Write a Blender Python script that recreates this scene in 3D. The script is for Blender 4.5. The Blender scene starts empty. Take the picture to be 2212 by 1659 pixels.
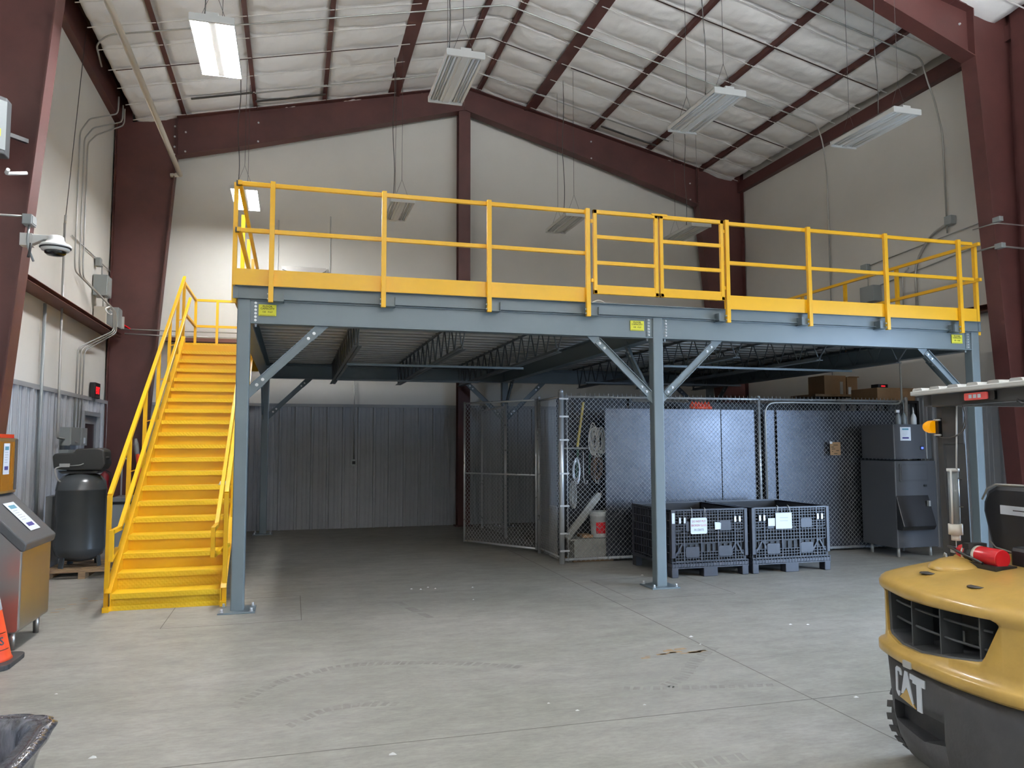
import bpy, bmesh, math, random
from mathutils import Vector, Matrix, noise
random.seed(7)
C = bpy.context.scene.collection
PI = math.pi
V = Vector

# ------------------------------------------------------------------ helpers
class MB:
    """collects shapes and links them as one mesh object"""
    def __init__(s):
        s.v = []; s.f = []; s.sm = []
    def add(s, vs, fs, smooth=False):
        n = len(s.v)
        s.v += [tuple(v) for v in vs]
        for f in fs:
            s.f.append([n + i for i in f]); s.sm.append(smooth)
        return s
    def box(s, x0, x1, y0, y1, z0, z1):
        vs = [(x, y, z) for x in (x0, x1) for y in (y0, y1) for z in (z0, z1)]
        return s.add(vs, [(0,1,3,2),(4,6,7,5),(0,4,5,1),(2,3,7,6),(0,2,6,4),(1,5,7,3)])
    def rbox(s, x0, x1, y0, y1, z0, z1, r=.02, n=3, axis='z'):
        """box with rounded edges round one axis"""
        def rr(a0, a1, b0, b1):
            P = []
            for (ca, cb, t0) in ((a1-r, b1-r, 0), (a0+r, b1-r, 1), (a0+r, b0+r, 2), (a1-r, b0+r, 3)):
                for i in range(n+1):
                    t = (t0 + i/n)*PI/2
                    P.append((ca + r*math.cos(t), cb + r*math.sin(t)))
            return P
        if axis == 'z': return s.prism([(a, b, 0) for a, b in rr(x0, x1, y0, y1)], (0,0,z0), (0,0,z1))
        if axis == 'x': return s.prism([(0, a, b) for a, b in rr(y0, y1, z0, z1)], (x0,0,0), (x1,0,0))
        return s.prism([(a, 0, b) for a, b in rr(x0, x1, z0, z1)], (0,y0,0), (0,y1,0))
    def prism(s, poly, o0, o1, smooth=False):
        n = len(poly); o0 = V(o0); o1 = V(o1)
        vs = [V(p) + o0 for p in poly] + [V(p) + o1 for p in poly]
        fs = [list(range(n))[::-1], list(range(n, 2*n))]
        s.add(vs, fs)
        b = len(s.v) - 2*n
        for i in range(n):
            j = (i+1) % n
            s.f.append([b+i, b+j, b+n+j, b+n+i]); s.sm.append(smooth)
        return s
    def sec(s, poly, p0, p1, up=(0,0,1)):
        """extrude a 2D section (side, up) from p0 to p1"""
        p0 = V(p0); p1 = V(p1); d = (p1-p0).normalized()
        up = V(up); sd = d.cross(up)
        if sd.length < 1e-4: sd = d.cross(V((0,1,0)))
        sd.normalize(); u = sd.cross(d).normalized()
        P = [sd*a + u*b for a, b in poly]
        return s.prism(P, p0, p1)
    def beam(s, p0, p1, w, h, up=(0,0,1)):
        return s.sec([(-w/2,-h/2),(w/2,-h/2),(w/2,h/2),(-w/2,h/2)], p0, p1, up)
    def chan(s, p0, p1, w, h, t=.008, up=(0,0,1)):
        """C section, open towards +side"""
        return s.sec([(-w/2,-h/2),(w/2,-h/2),(w/2,-h/2+t),(-w/2+t,-h/2+t),(-w/2+t,h/2-t),(w/2,h/2-t),(w/2,h/2),(-w/2,h/2)], p0, p1, up)
    def ibeam(s, p0, p1, w, h, tf=.012, tw=.008, up=(0,0,1)):
        a, b = w/2, h/2
        return s.sec([(-a,-b),(a,-b),(a,-b+tf),(tw/2,-b+tf),(tw/2,b-tf),(a,b-tf),(a,b),(-a,b),(-a,b-tf),(-tw/2,b-tf),(-tw/2,-b+tf),(-a,-b+tf)], p0, p1, up)
    def tube(s, pts, r, n=8, closed=False, cap=True):
        pts = [V(p) for p in pts]; m = len(pts)
        R = r if isinstance(r, (list, tuple)) else [r]*m
        ring = []; prev = None
        for i, p in enumerate(pts):
            if closed: d = pts[(i+1) % m] - pts[i-1]
            else: d = pts[min(i+1, m-1)] - pts[max(i-1, 0)]
            if d.length < 1e-9: d = V((0,0,1))
            d.normalize()
            if prev is None:
                a = d.cross(V((0,0,1)))
                if a.length < .05: a = d.cross(V((0,1,0)))
            else:
                a = prev - d*prev.dot(d)
                if a.length < 1e-6: a = d.cross(V((0,1,0)))
            a.normalize(); prev = a; b = d.cross(a)
            ring.append([p + (a*math.cos(2*PI*k/n) + b*math.sin(2*PI*k/n))*R[i] for k in range(n)])
        vs = [q for rg in ring for q in rg]; fs = []
        for i in range(m if closed else m-1):
            j = (i+1) % m
            for k in range(n):
                l = (k+1) % n
                fs.append((i*n+k, i*n+l, j*n+l, j*n+k))
        s.add(vs, fs, True)
        if cap and not closed:
            b0 = len(s.v) - len(vs)
            s.f.append([b0+k for k in range(n)][::-1]); s.sm.append(False)
            s.f.append([b0+(m-1)*n+k for k in range(n)]); s.sm.append(False)
        return s
    def cyl(s, p0, p1, r, n=16, r1=None):
        return s.tube([p0, p1], [r, r if r1 is None else r1], n)
    def lathe(s, prof, c=(0,0,0), ax='z', n=24):
        """prof: list of (radius, height)"""
        c = V(c); vs = []
        for r, h in prof:
            for k in range(n):
                t = 2*PI*k/n; a, b = r*math.cos(t), r*math.sin(t)
                vs.append(c + (V((a,b,h)) if ax == 'z' else V((h,a,b)) if ax == 'x' else V((b,h,a))))
        fs = []
        for i in range(len(prof)-1):
            for k in range(n):
                l = (k+1) % n
                fs.append((i*n+k, i*n+l, (i+1)*n+l, (i+1)*n+k))
        s.add(vs, fs, True)
        b0 = len(s.v) - len(vs)
        s.f.append([b0+k for k in range(n)][::-1]); s.sm.append(False)
        s.f.append([b0+(len(prof)-1)*n+k for k in range(n)]); s.sm.append(False)
        return s
    def bolt(s, p, d, r=.012, h=.012):
        p = V(p); d = V(d).normalized()
        s.tube([p, p+d*h*.25], r*1.35, 10); s.tube([p+d*h*.25, p+d*h], r, 6)
        return s
    def grid(s, P, smooth=True):
        """P: rows of points"""
        m = len(P[0]); vs = [q for row in P for q in row]; fs = []
        for i in range(len(P)-1):
            for j in range(m-1):
                fs.append((i*m+j, i*m+j+1, (i+1)*m+j+1, (i+1)*m+j))
        return s.add(vs, fs, smooth)
    def build(s, name, mat, parent=None, bevel=0, xf=None, seg=2, fix=True):
        off = V((0,0,0)); p = parent
        if xf is None:
            while p is not None: off += p.location; p = p.parent
        me = bpy.data.meshes.new(name)
        if xf is not None: vs = [xf @ V(v) for v in s.v]
        else: vs = [V(v) - off for v in s.v]
        me.from_pydata(vs, [], s.f)
        me.polygons.foreach_set('use_smooth', s.sm)
        if fix:
            bm = bmesh.new(); bm.from_mesh(me)
            bmesh.ops.recalc_face_normals(bm, faces=bm.faces); bm.to_mesh(me); bm.free()
        me.materials.append(mat)
        o = bpy.data.objects.new(name, me); C.objects.link(o)
        if parent is not None: o.parent = parent
        if bevel:
            b = o.modifiers.new('bevel', 'BEVEL'); b.width = bevel; b.segments = seg; b.limit_method = 'ANGLE'; b.angle_limit = .6
        return o

def tag(o, label=None, cat=None, group=None, kind=None):
    if label: o['label'] = label
    if cat: o['category'] = cat
    if group: o['group'] = group
    if kind: o['kind'] = kind
    return o
def thing(name, loc, label, cat, group=None):
    o = bpy.data.objects.new(name, None); C.objects.link(o); o.location = loc; o.empty_display_size = .1
    return tag(o, label, cat, group)
def copy_tree(o, parent=None):
    c = o.copy(); C.objects.link(c); c.parent = parent
    for ch in [x for x in bpy.data.objects if x.parent == o]: copy_tree(ch, c)
    return c
def arc(c, r, a0, a1, e1, e2, n=6):
    c = V(c); e1 = V(e1); e2 = V(e2)
    return [c + e1*(r*math.cos(a0+(a1-a0)*i/n)) + e2*(r*math.sin(a0+(a1-a0)*i/n)) for i in range(n+1)]
def bend(pts, r=.08, n=5):
    """round the corners of a polyline"""
    P = [V(p) for p in pts]; out = [P[0]]
    for i in range(1, len(P)-1):
        a = (P[i-1]-P[i]); b = (P[i+1]-P[i]); k = min(r, a.length*.45, b.length*.45)
        p0 = P[i]+a.normalized()*k; p2 = P[i]+b.normalized()*k
        for j in range(n+1):
            t = j/n; out.append(p0*(1-t)**2 + P[i]*2*t*(1-t) + p2*t*t)
    out.append(P[-1]); return out
FONTS = {}
def text(body, size, name, mat, parent, origin, right, up, depth=.0008, align='CENTER', sx=1.0):
    """raised lettering, turned into a mesh, on a plane given by right and up"""
    cu = bpy.data.curves.new('t', 'FONT'); cu.body = body; cu.size = size; cu.align_x = align; cu.align_y = 'CENTER'
    cu.extrude = depth; cu.resolution_u = 2; cu.space_line = 1.0; cu.offset = size*.012
    to = bpy.data.objects.new('t', cu); C.objects.link(to)
    dg = bpy.context.evaluated_depsgraph_get(); dg.update()
    me = bpy.data.meshes.new_from_object(to.evaluated_get(dg))
    bpy.data.objects.remove(to); bpy.data.curves.remove(cu)
    r = V(right).normalized(); u = V(up).normalized(); n = r.cross(u)
    off = V((0,0,0)); p = parent
    while p is not None: off += p.location; p = p.parent
    o3 = V(origin)
    for v in me.vertices:
        q = v.co.copy(); v.co = o3 + r*q.x*sx + u*q.y + n*q.z - off
    me.name = name; me.materials.clear(); me.materials.append(mat)
    o = bpy.data.objects.new(name, me); C.objects.link(o); o.parent = parent
    return o

# ---------------------------------------------------------------- materials
def lin(c):
    def f(x):
        x /= 255.0
        return x/12.92 if x <= .04045 else ((x+.055)/1.055)**2.4
    return (f(c[0]), f(c[1]), f(c[2]), 1)
def mat(name, col, rough=.5, metal=0.0, var=.0, vscale=3.0, bump=0.0, bscale=30.0, col2=None, stretch=None, spec=.5, coat=0.0, emit=None, est=1.0, rvar=0.0, rot=None):
    m = bpy.data.materials.new(name); m.use_nodes = True
    nt = m.node_tree; N = nt.nodes; L = nt.links
    b = N['Principled BSDF']
    b.inputs['Base Color'].default_value = lin(col); b.inputs['Roughness'].default_value = rough
    b.inputs['Metallic'].default_value = metal; b.inputs['Specular IOR Level'].default_value = spec
    b.inputs['Coat Weight'].default_value = coat
    if emit:
        b.inputs['Emission Color'].default_value = lin(emit); b.inputs['Emission Strength'].default_value = est
    tc = None
    if var or bump or col2 or rvar:
        tc = N.new('ShaderNodeNewGeometry'); mp = N.new('ShaderNodeMapping')
        L.new(tc.outputs['Position'], mp.inputs['Vector'])
        if stretch: mp.inputs['Scale'].default_value = stretch
        if rot: mp.inputs['Rotation'].default_value = rot
    if var or col2 or rvar:
        n = N.new('ShaderNodeTexNoise'); n.inputs['Scale'].default_value = vscale; n.inputs['Detail'].default_value = 6
        n.inputs['Roughness'].default_value = .62
        L.new(mp.outputs[0], n.inputs['Vector'])
        r = N.new('ShaderNodeValToRGB'); r.color_ramp.elements[0].position = .32; r.color_ramp.elements[1].position = .68
        c1 = lin(col); c2 = lin(col2) if col2 else tuple(x*(1-var) for x in c1[:3]) + (1,)
        r.color_ramp.elements[0].color = c2; r.color_ramp.elements[1].color = c1 if col2 else tuple(min(1, x*(1+var*.5)) for x in c1[:3]) + (1,)
        L.new(n.outputs['Fac'], r.inputs['Fac'])
        if var or col2: L.new(r.outputs['Color'], b.inputs['Base Color'])
        if rvar:
            mr = N.new('ShaderNodeMapRange'); mr.inputs['To Min'].default_value = max(.03, rough-rvar); mr.inputs['To Max'].default_value = rough+rvar
            L.new(n.outputs['Fac'], mr.inputs['Value']); L.new(mr.outputs['Result'], b.inputs['Roughness'])
    if bump:
        n2 = N.new('ShaderNodeTexNoise'); n2.inputs['Scale'].default_value = bscale; n2.inputs['Detail'].default_value = 4
        L.new(mp.outputs[0], n2.inputs['Vector'])
        bp = N.new('ShaderNodeBump'); bp.inputs['Strength'].default_value = bump; bp.inputs['Distance'].default_value = .02
        L.new(n2.outputs['Fac'], bp.inputs['Height']); L.new(bp.outputs['Normal'], b.inputs['Normal'])
    return m

M = {}
LMP, LMF, UPL, SKY = 24.0, 200.0, 480.0, 26.0
M['wall'] = mat('wall_board', (220,217,209), .75, var=.05, vscale=.7, bump=.02, bscale=200)
M['roofsheet'] = mat('roof_sheet', (60,38,34), .7)
M['insul'] = mat('vinyl_insulation', (246,245,242), .42, var=.05, vscale=1.3, bump=.55, bscale=5.5)
M['strap'] = mat('white_strap', (225,223,218), .45)
M['brown'] = mat('brown_primer_steel', (80,44,41), .55, var=.22, vscale=1.8, bump=.03, bscale=60)
M['girt'] = mat('brown_girt_steel', (112,72,64), .55, var=.2, vscale=2.5)
M['ribsheet'] = mat('grey_ribbed_sheet', (172,175,180), .36, metal=.0, var=.12, vscale=1.2)
M['ribtrim'] = mat('sheet_trim', (158,160,162), .45, metal=.15)
M['grey'] = mat('grey_paint_steel', (112,124,129), .33, var=.05, vscale=2, spec=.6)
M['greydk'] = mat('grey_joist_paint', (104,109,111), .45, var=.1, vscale=3)
M['deck'] = mat('galvanised_deck', (196,194,188), .4, metal=.1, var=.1)
M['yellow'] = mat('yellow_powder_coat', (250,190,28), .3, var=.03, vscale=4, spec=.6)
M['zinc'] = mat('zinc_bolt', (225,228,230), .3, metal=.7)
M['black'] = mat('black_plastic', (28,28,30), .45, var=.15, vscale=8)
M['blackgl'] = mat('black_gloss', (16,17,19), .2)
M['signy'] = mat('yellow_sign_sheet', (232,226,60), .45)
M['ink'] = mat('dark_ink', (50,46,12), .6)
M['white'] = mat('white_plastic', (228,228,224), .4)
M['whitep'] = mat('white_paper', (226,232,238), .55)
M['emt'] = mat('conduit_galvanised', (176,176,172), .38, metal=.55)
M['cable'] = mat('dark_cable', (62,60,58), .6)
M['boxg'] = mat('grey_electrical_box', (150,156,156), .4, metal=.25)
M['lamp'] = mat('lamp_glow', (255,255,255), .5, emit=(246,250,255), est=LMP)
M['lampg'] = mat('lamp_glow_far', (255,255,255), .5, emit=(250,252,255), est=95)
M['lampb'] = mat('lamp_glow_back', (255,255,255), .5, emit=(246,250,255), est=LMP*3.2)
M['lampf'] = mat('lamp_glow_bright', (255,255,255), .5, emit=(250,252,255), est=LMF)
M['fillup2'] = mat('added_uplight_low', (255,255,255), .5, emit=(246,250,255), est=9)
M['fillup'] = mat('added_uplight', (255,255,255), .5, emit=(246,250,255), est=UPL)
M['reflector'] = mat('white_reflector', (246,247,246), .3)
M['tubeglass'] = mat('unlit_fluorescent_tube', (240,242,242), .25)
M['galv'] = mat('galvanised_pipe', (205,207,208), .30, metal=.5, rvar=.1, vscale=9)
M['wire'] = mat('galvanised_wire', (205,207,208), .35, metal=.35)
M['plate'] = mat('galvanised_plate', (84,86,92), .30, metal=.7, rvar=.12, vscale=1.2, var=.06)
M['bin'] = mat('black_bin_plastic', (52,54,62), .36, var=.25, vscale=5, spec=.6)
M['bindk'] = mat('bin_inner_plastic', (14,14,17), .5)
M['silver'] = mat('silver_latch', (205,205,200), .35, metal=.5)
M['concrete'] = None
M['wood'] = mat('pallet_wood', (165,135,100), .75, col2=(120,95,70), vscale=6, stretch=(1,8,8))
M['card'] = mat('cardboard', (150,118,84), .8, var=.12, vscale=6)
M['steel'] = mat('stainless_steel', (176,172,166), .36, metal=.95, rvar=.08, vscale=3, stretch=(1,1,.12))
M['darksteel'] = mat('dark_grey_door_plastic', (72,74,76), .5)
M['tank'] = mat('charcoal_tank_paint', (66,70,72), .24, var=.06, spec=.6)
M['comp'] = mat('compressor_cover', (42,43,42), .45, var=.12)
M['catyel'] = mat('worn_yellow_paint', (202,165,86), .3, var=.16, vscale=5, bump=.04, bscale=40, coat=.2)
M['catgrey'] = mat('worn_charcoal_cast_iron', (66,66,68), .5, var=.25, vscale=5, bump=.08, bscale=45)
M['rubber'] = mat('tyre_rubber', (62,62,62), .7, var=.2, vscale=7)
M['red'] = mat('red_enamel', (196,30,38), .25, spec=.6)
M['redcl'] = mat('red_lens', (200,90,90), .2, emit=(255,90,90), est=.15)
M['redled'] = mat('red_led', (255,40,50), .4, emit=(255,30,40), est=1.3)
M['amber'] = mat('amber_lens', (255,170,10), .15, emit=(255,170,0), est=.35)
M['blueled'] = mat('blue_led', (60,90,255), .3, emit=(70,90,255), est=3.0)
M['orange'] = mat('orange_vinyl', (240,84,48), .4)
M['conebase'] = mat('cone_base_rubber', (52,52,52), .6)
M['clear'] = mat('grey_tube_plastic', (120,126,128), .15)
M['creamcap'] = mat('cream_pvc', (222,216,200), .4)
M['rope'] = mat('dirty_white_rope', (226,220,210), .85, var=.2, vscale=14)
M['ropebr'] = mat('brown_rope', (120,96,78), .85, var=.2, vscale=14)
M['green'] = mat('green_tool', (40,84,66), .5)
M['broom'] = mat('yellow_broom_handle', (196,168,70), .5)
M['dirty'] = mat('dirty_grey_board', (150,148,140), .7, var=.25, vscale=8)
M['glassdk'] = mat('dark_window_glass', (40,42,46), .12, spec=.6)
M['doorg'] = mat('grey_door_paint', (122,124,126), .45)
M['teal'] = mat('teal_print', (90,150,170), .6)
M['purple'] = mat('dark_blue_print', (64,62,130), .6)
M['lgrey'] = mat('light_print', (170,172,180), .6)
M['redink'] = mat('faded_red_ink', (190,120,125), .6)
M['greyink'] = mat('faded_grey_ink', (140,135,138), .6)
M['ladder'] = mat('aluminium_ladder', (196,198,200), .35, metal=.6)
M['wrapfilm'] = mat('glint_streaked_film', (120,120,128), .13, metal=.2, col2=(44,44,50), vscale=6, bump=.45, bscale=7, stretch=(5,5,1.1), rot=(0,.75,.3), spec=.9, coat=.6)  # pale diagonal streaks in the colour stand for highlights on the film
M['pvc'] = mat('white_pvc_pipe', (226,220,206), .4)
M['rubbish'] = mat('white_chip', (225,225,220), .6)
M['alu'] = mat('pale_roof_grid_metal', (205,206,202), .35, metal=.2)
M['seat'] = mat('black_seat_vinyl', (38,38,40), .4)

def concrete():
    m = bpy.data.materials.new('concrete_floor'); m.use_nodes = True
    nt = m.node_tree; N = nt.nodes; L = nt.links; b = N['Principled BSDF']
    g = N.new('ShaderNodeNewGeometry')
    def nz(scale, det, st=None, rough=.6):
        mp = N.new('ShaderNodeMapping'); L.new(g.outputs['Position'], mp.inputs['Vector'])
        if st: mp.inputs['Scale'].default_value = st
        n = N.new('ShaderNodeTexNoise'); n.inputs['Scale'].default_value = scale; n.inputs['Detail'].default_value = det
        n.inputs['Roughness'].default_value = rough
        L.new(mp.outputs[0], n.inputs['Vector']); return n.outputs['Fac']
    def ramp(fac, a, b_, c1, c2):
        r = N.new('ShaderNodeValToRGB'); r.color_ramp.elements[0].position = a; r.color_ramp.elements[1].position = b_
        r.color_ramp.elements[0].color = c1; r.color_ramp.elements[1].color = c2
        L.new(fac, r.inputs['Fac']); return r.outputs['Color']
    def mul(a, b_, f=1.0):
        x = N.new('ShaderNodeMix'); x.data_type = 'RGBA'; x.blend_type = 'MULTIPLY'; x.inputs['Factor'].default_value = f
        L.new(a, x.inputs['A']); L.new(b_, x.inputs['B']); return x.outputs['Result']
    c = ramp(nz(.55, 5, (1,1.4,1)), .3, .7, lin((150,148,138)), lin((172,168,160)))
    c = mul(c, ramp(nz(3.2, 8, (1,2.2,1), .7), .3, .72, (.66,.66,.65,1), (1.06,1.06,1.05,1)), .85)
    c = mul(c, ramp(nz(16, 4, (1,2.5,1), .7), .3, .6, (.72,.71,.69,1), (1,1,1,1)), .6)
    sp = N.new('ShaderNodeTexVoronoi'); sp.inputs['Scale'].default_value = 1.6
    L.new(g.outputs['Position'], sp.inputs['Vector'])
    c = mul(c, ramp(sp.outputs['Distance'], .0, .02, (.45,.42,.38,1), (1,1,1,1)), .6)
    L.new(c, b.inputs['Base Color'])
    mr = N.new('ShaderNodeMapRange'); mr.inputs['To Min'].default_value = .38; mr.inputs['To Max'].default_value = .68
    L.new(nz(2.3, 6), mr.inputs['Value']); L.new(mr.outputs['Result'], b.inputs['Roughness'])
    bp = N.new('ShaderNodeBump'); bp.inputs['Strength'].default_value = .06; bp.inputs['Distance'].default_value = .01
    L.new(nz(40, 4), bp.inputs['Height']); L.new(bp.outputs['Normal'], b.inputs['Normal'])
    return m
M['concrete'] = concrete()
M['joint'] = mat('floor_joint', (104,100,92), .8)
M['tyremark'] = mat('tyre_mark', (146,143,134), .7, var=.25, vscale=9)
M['rust'] = mat('rust_stain', (172,144,108), .7, var=.3, vscale=20)

# ---------------------------------------------------------- the room, metres
XL, XR, YB, YN = -3.32, 10.02, 15.97, -9.0     # left, right, far and near walls
XM = 3.40
def rz(x): return 9.27 - .2315*abs(x - XM)       # height of the underside of the roof
EV = rz(XL)+.72
fl = MB().box(XL-.3, XR+.3, YN-.3, YB+.3, -.2, 0).build('floor', M['concrete']); tag(fl, kind='structure')
for nm, x0, x1, y0, y1 in (('joint_line', XL, XR, 4.496, 4.503), ('joint_line', 3.301, 3.308, YN, 12.0), ('joint_line', -2.4, -2.393, YN, 4.5)):
    tag(MB().box(x0, x1, y0, y1, -.01, .0008).build(nm, M['joint'], fl))
for cx, cy in ((-.51, 8.43), (4.16, 8.43), (8.88, 8.43)):
    j = MB()
    for p, q in (((-.62,-.62),(.62,-.62)), ((.62,-.62),(.62,.62)), ((.62,.62),(-.62,.62)), ((-.62,.62),(-.62,-.62))):
        j.beam((cx+p[0], cy+p[1], 0), (cx+q[0], cy+q[1], 0), .006, .0016)
    j.build('joint_line', M['joint'], fl)
def track(pts, w, step=.06, fade=None):
    t = MB(); P = [V((x, y, 0)) for x, y in pts]
    Q = []
    for i in range(len(P)-1):
        p0, p1, p2, p3 = P[max(i-1,0)], P[i], P[i+1], P[min(i+2,len(P)-1)]
        for k in range(60):
            u = k/60
            Q.append(.5*((2*p1)+(p2-p0)*u+(2*p0-5*p1+4*p2-p3)*u*u+(3*p1-p0-3*p2+p3)*u**3))
    acc = 0; st0 = Q[0]
    for a, b in zip(Q[:-1], Q[1:]):
        acc += (b-a).length
        if acc >= step:
            d = (b-st0).normalized(); n = V((-d.y, d.x, 0))*w/2*random.uniform(.7, 1); e_ = st0 + (b-st0)*random.uniform(.55, .85)
            sk = d*.02
            t.add([st0-n+V((0,0,.0006)), st0+n+sk+V((0,0,.0006)), e_+n+sk+V((0,0,.0006)), e_-n+V((0,0,.0006))], [(0,1,2,3)])
            acc = 0; st0 = b
    t.build('tyre_track', M['tyremark'], fl)
track([(-.34,5.37),(-.07,5.84),(.39,6.12),(.84,6.09),(1.28,5.94),(1.7,5.72)], .11)
track([(0,4.93),(.22,5.16),(.45,5.21),(.71,5.15)], .1)
track([(2.2,5.05),(2.68,4.93),(3.26,4.82)], .09)
track([(2.5,5.0),(2.75,5.2),(3.0,5.5),(3.36,5.85)], .12)
track([(1.3,3.2),(1.5,3.6),(1.9,3.75),(2.4,3.8)], .11)
track([(1.1,8.4),(1.25,7.8),(1.35,7.4)], .1, .3)
st = MB()
for cx, cy, n, s in ((2.98,5.78,16,.16), (-2.3,9.2,14,.3)):
    for i in range(n):
        x, y = cx+random.gauss(0,s), cy+random.gauss(0,s*.5); a = random.uniform(.02,.07)
        st.add([(x-a,y-a*.4,.0007),(x+a,y-a*.3,.0007),(x+a*.8,y+a*.4,.0007),(x-a*.9,y+a*.3,.0007)], [(0,1,2,3)])
st.build('rust_stain', M['rust'], fl)
dbr = [(1.9,8.3),(1.35,9.1),(1.45,9.05),(1.55,9.15),(1.62,9.05),(2.05,9.0),(3.35,6.2),(3.3,5.95),(4.45,6.35),(4.6,6.3),(1.62,4.9),(1.75,4.72),(3.6,4.45),(-.45,3.2),(-1.5,6.0),(.55,4.35),(4.3,9.2),(-1.0,4.75),(2.2,4.7)]
for i, (x, y) in enumerate(dbr):
    a = random.uniform(.010, .022); h = a*.5
    o = MB().add([(x-a,y-a*.5,0),(x+a,y-a*.6,0),(x+a*.6,y+a*.7,0),(x-a*.8,y+a*.5,0),(x,y,h)], [(0,1,4),(1,2,4),(2,3,4),(3,0,4),(3,2,1,0)]).build('paper_scrap', M['rubbish'])
    tag(o, 'tiny white scrap of litter lying on the concrete floor', 'litter', 'white scraps scattered over the concrete')

def rib(u0, u1, pitch=.305):
    """trapezoid rib profile: list of (u, depth)"""
    P = []; u = u0
    while u < u1:
        for du, d in ((0,0),(.012,.036),(.05,.036),(.062,0),(.15,0),(.157,.008),(.175,.008),(.182,0),(.225,0),(.232,.008),(.25,.008),(.257,0)):
            if u+du < u1: P.append((u+du, d))
        u += pitch
    P.append((u1, 0)); return P
# left wall
wl = MB().box(XL-.15, XL, YN, YB+.15, 0, EV+.05).build('wall_left', M['wall']); tag(wl, kind='structure')
P = [p for p in rib(YN, YB) if not 13.98 < p[0] < 14.98]
def ribwall(name, parent, profile, z0, z1, fn):
    g = MB(); g.grid([[fn(u, d, z0) for u, d in profile], [fn(u, d, z1) for u, d in profile]], False)
    return g.build(name, M['ribsheet'], parent, fix=False)
ribwall('ribbed_panel', wl, rib(YN, 13.93), 0, 2.41, lambda u, d, z: (XL+.012+d, u, z))
ribwall('ribbed_panel', wl, rib(15.02, YB), 0, 2.41, lambda u, d, z: (XL+.012+d, u, z))
ribwall('ribbed_panel', wl, rib(13.93, 15.02), 2.22, 2.41, lambda u, d, z: (XL+.012+d, u, z))
MB().box(XL, XL+.05, YN, YB, 2.41, 2.47).build('panel_trim', M['ribtrim'], wl)
# far gable wall
bw = MB().prism([(XL,0,0),(XR,0,0),(XR,0,EV+.05),(XM,0,rz(XM)+.66),(XL,0,EV+.05)], (0,YB,0), (0,YB+.15,0)).build('wall_back', M['wall']); tag(bw, kind='structure')
ribwall('ribbed_panel', bw, rib(XL, XR), 0, 2.41, lambda u, d, z: (u, YB-.012-d, z))
MB().box(XL, XR, YB-.05, YB, 2.41, 2.47).build('panel_trim', M['ribtrim'], bw)
# near gable wall (behind the photographer)
nw = MB().prism([(XL,0,0),(XR,0,0),(XR,0,EV+.05),(XM,0,rz(XM)+.66),(XL,0,EV+.05)], (0,YN-.15,0), (0,YN,0)).build('wall_front', M['wall']); tag(nw, kind='structure')
# right wall with the open roller door that lets the daylight in
DY0, DY1, DH = 1.9, 5.9, 3.4
wr = MB()
wr.box(XR, XR+.15, YN, DY0, 0, EV+.05); wr.box(XR, XR+.15, DY1, YB+.15, 0, EV+.05); wr.box(XR, XR+.15, DY0, DY1, DH, EV+.05)
wr = wr.build('wall_right', M['wall']); tag(wr, kind='structure')
ribwall('ribbed_panel', wr, rib(DY1+.1, YB), 0, 2.41, lambda u, d, z: (XR-.012-d, u, z))
MB().box(XR-.05, XR, DY1+.1, YB, 2.41, 2.47).build('panel_trim', M['ribtrim'], wr)
df = MB(); df.box(XR-.05, XR+.16, DY0-.08, DY0, 0, DH+.08); df.box(XR-.05, XR+.16, DY1, DY1+.08, 0, DH+.08); df.box(XR-.05, XR+.16, DY0, DY1, DH, DH+.08)
tag(df.build('door_2', M['girt']), kind='structure')
gr = MB().box(XR+.15, XR+40, -30, 40, -.25, -.05).build('ground', mat('asphalt', (120,122,124), .9, var=.2)); tag(gr, kind='structure')

# ceiling: white insulation sagging between the purlins
PURL = [(-2.10,.075),(-.82,.075),(.49,.075),(1.88,.24),(3.08,.075),(3.68,.075),(4.82,.24),(6.25,.075),(7.60,.075),(8.95,.075)]
SY = 10.80-.672; STR = [SY + .672*i for i in range(-30, 9)]
XA, XZ = -3.04, 9.86
def ins(x, y):
    base = rz(x)
    xs = [XA] + [p for p, w in PURL] + [XZ]
    lo = max([a for a in xs if a <= x+1e-6]); hi = min([a for a in xs if a > x-1e-6] or [XZ])
    w = hi-lo
    t = 0 if w < 1e-6 else (x-lo)/w
    e = min(x-lo, hi-x)
    tuck = max(0, 1-max(0,e-.035)/.10)**1.6
    belly = math.sin(PI*min(max(t,0),1))**.55
    k = ((y-SY)/.672) % 1.0
    q = math.sin(PI*k)**.5
    z = base + .04*tuck - .075*belly*(.30+.70*q)
    s = abs((((y-SY)/.672) + .5) % 4 - .5)          # every fourth strap is a lap seam
    if s < .05: z += .03*(1-s/.05)
    n = noise.noise(V((x*1.6, y*1.6, 0)))*.012 + abs(noise.noise(V((x*4+y*2, y*2.6-x*2, 3))))*.026 + noise.noise(V((x*11, y*4, 7)))*.006
    ed = min(x-XA, XZ-x)
    if ed < .10: z += .5*(1-max(ed,0)/.10)**2
    return z + n
def sheet(x0, x1, dx, y0, y1, dy):
    nx = int((x1-x0)/dx)+1; ny = int((y1-y0)/dy)+1
    return [[(x0+(x1-x0)*i/nx, y0+(y1-y0)*j/ny, ins(x0+(x1-x0)*i/nx, y0+(y1-y0)*j/ny)) for i in range(nx+1)] for j in range(ny+1)]
ce = MB(); ce.grid(sheet(XA, XZ, .04, 9.0, YB, .045)); ce.grid(sheet(XA, XZ, .12, YN, 9.0, .17))
ce = ce.build('ceiling', M['insul'], fix=False); tag(ce, kind='structure')
rs = MB()
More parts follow.
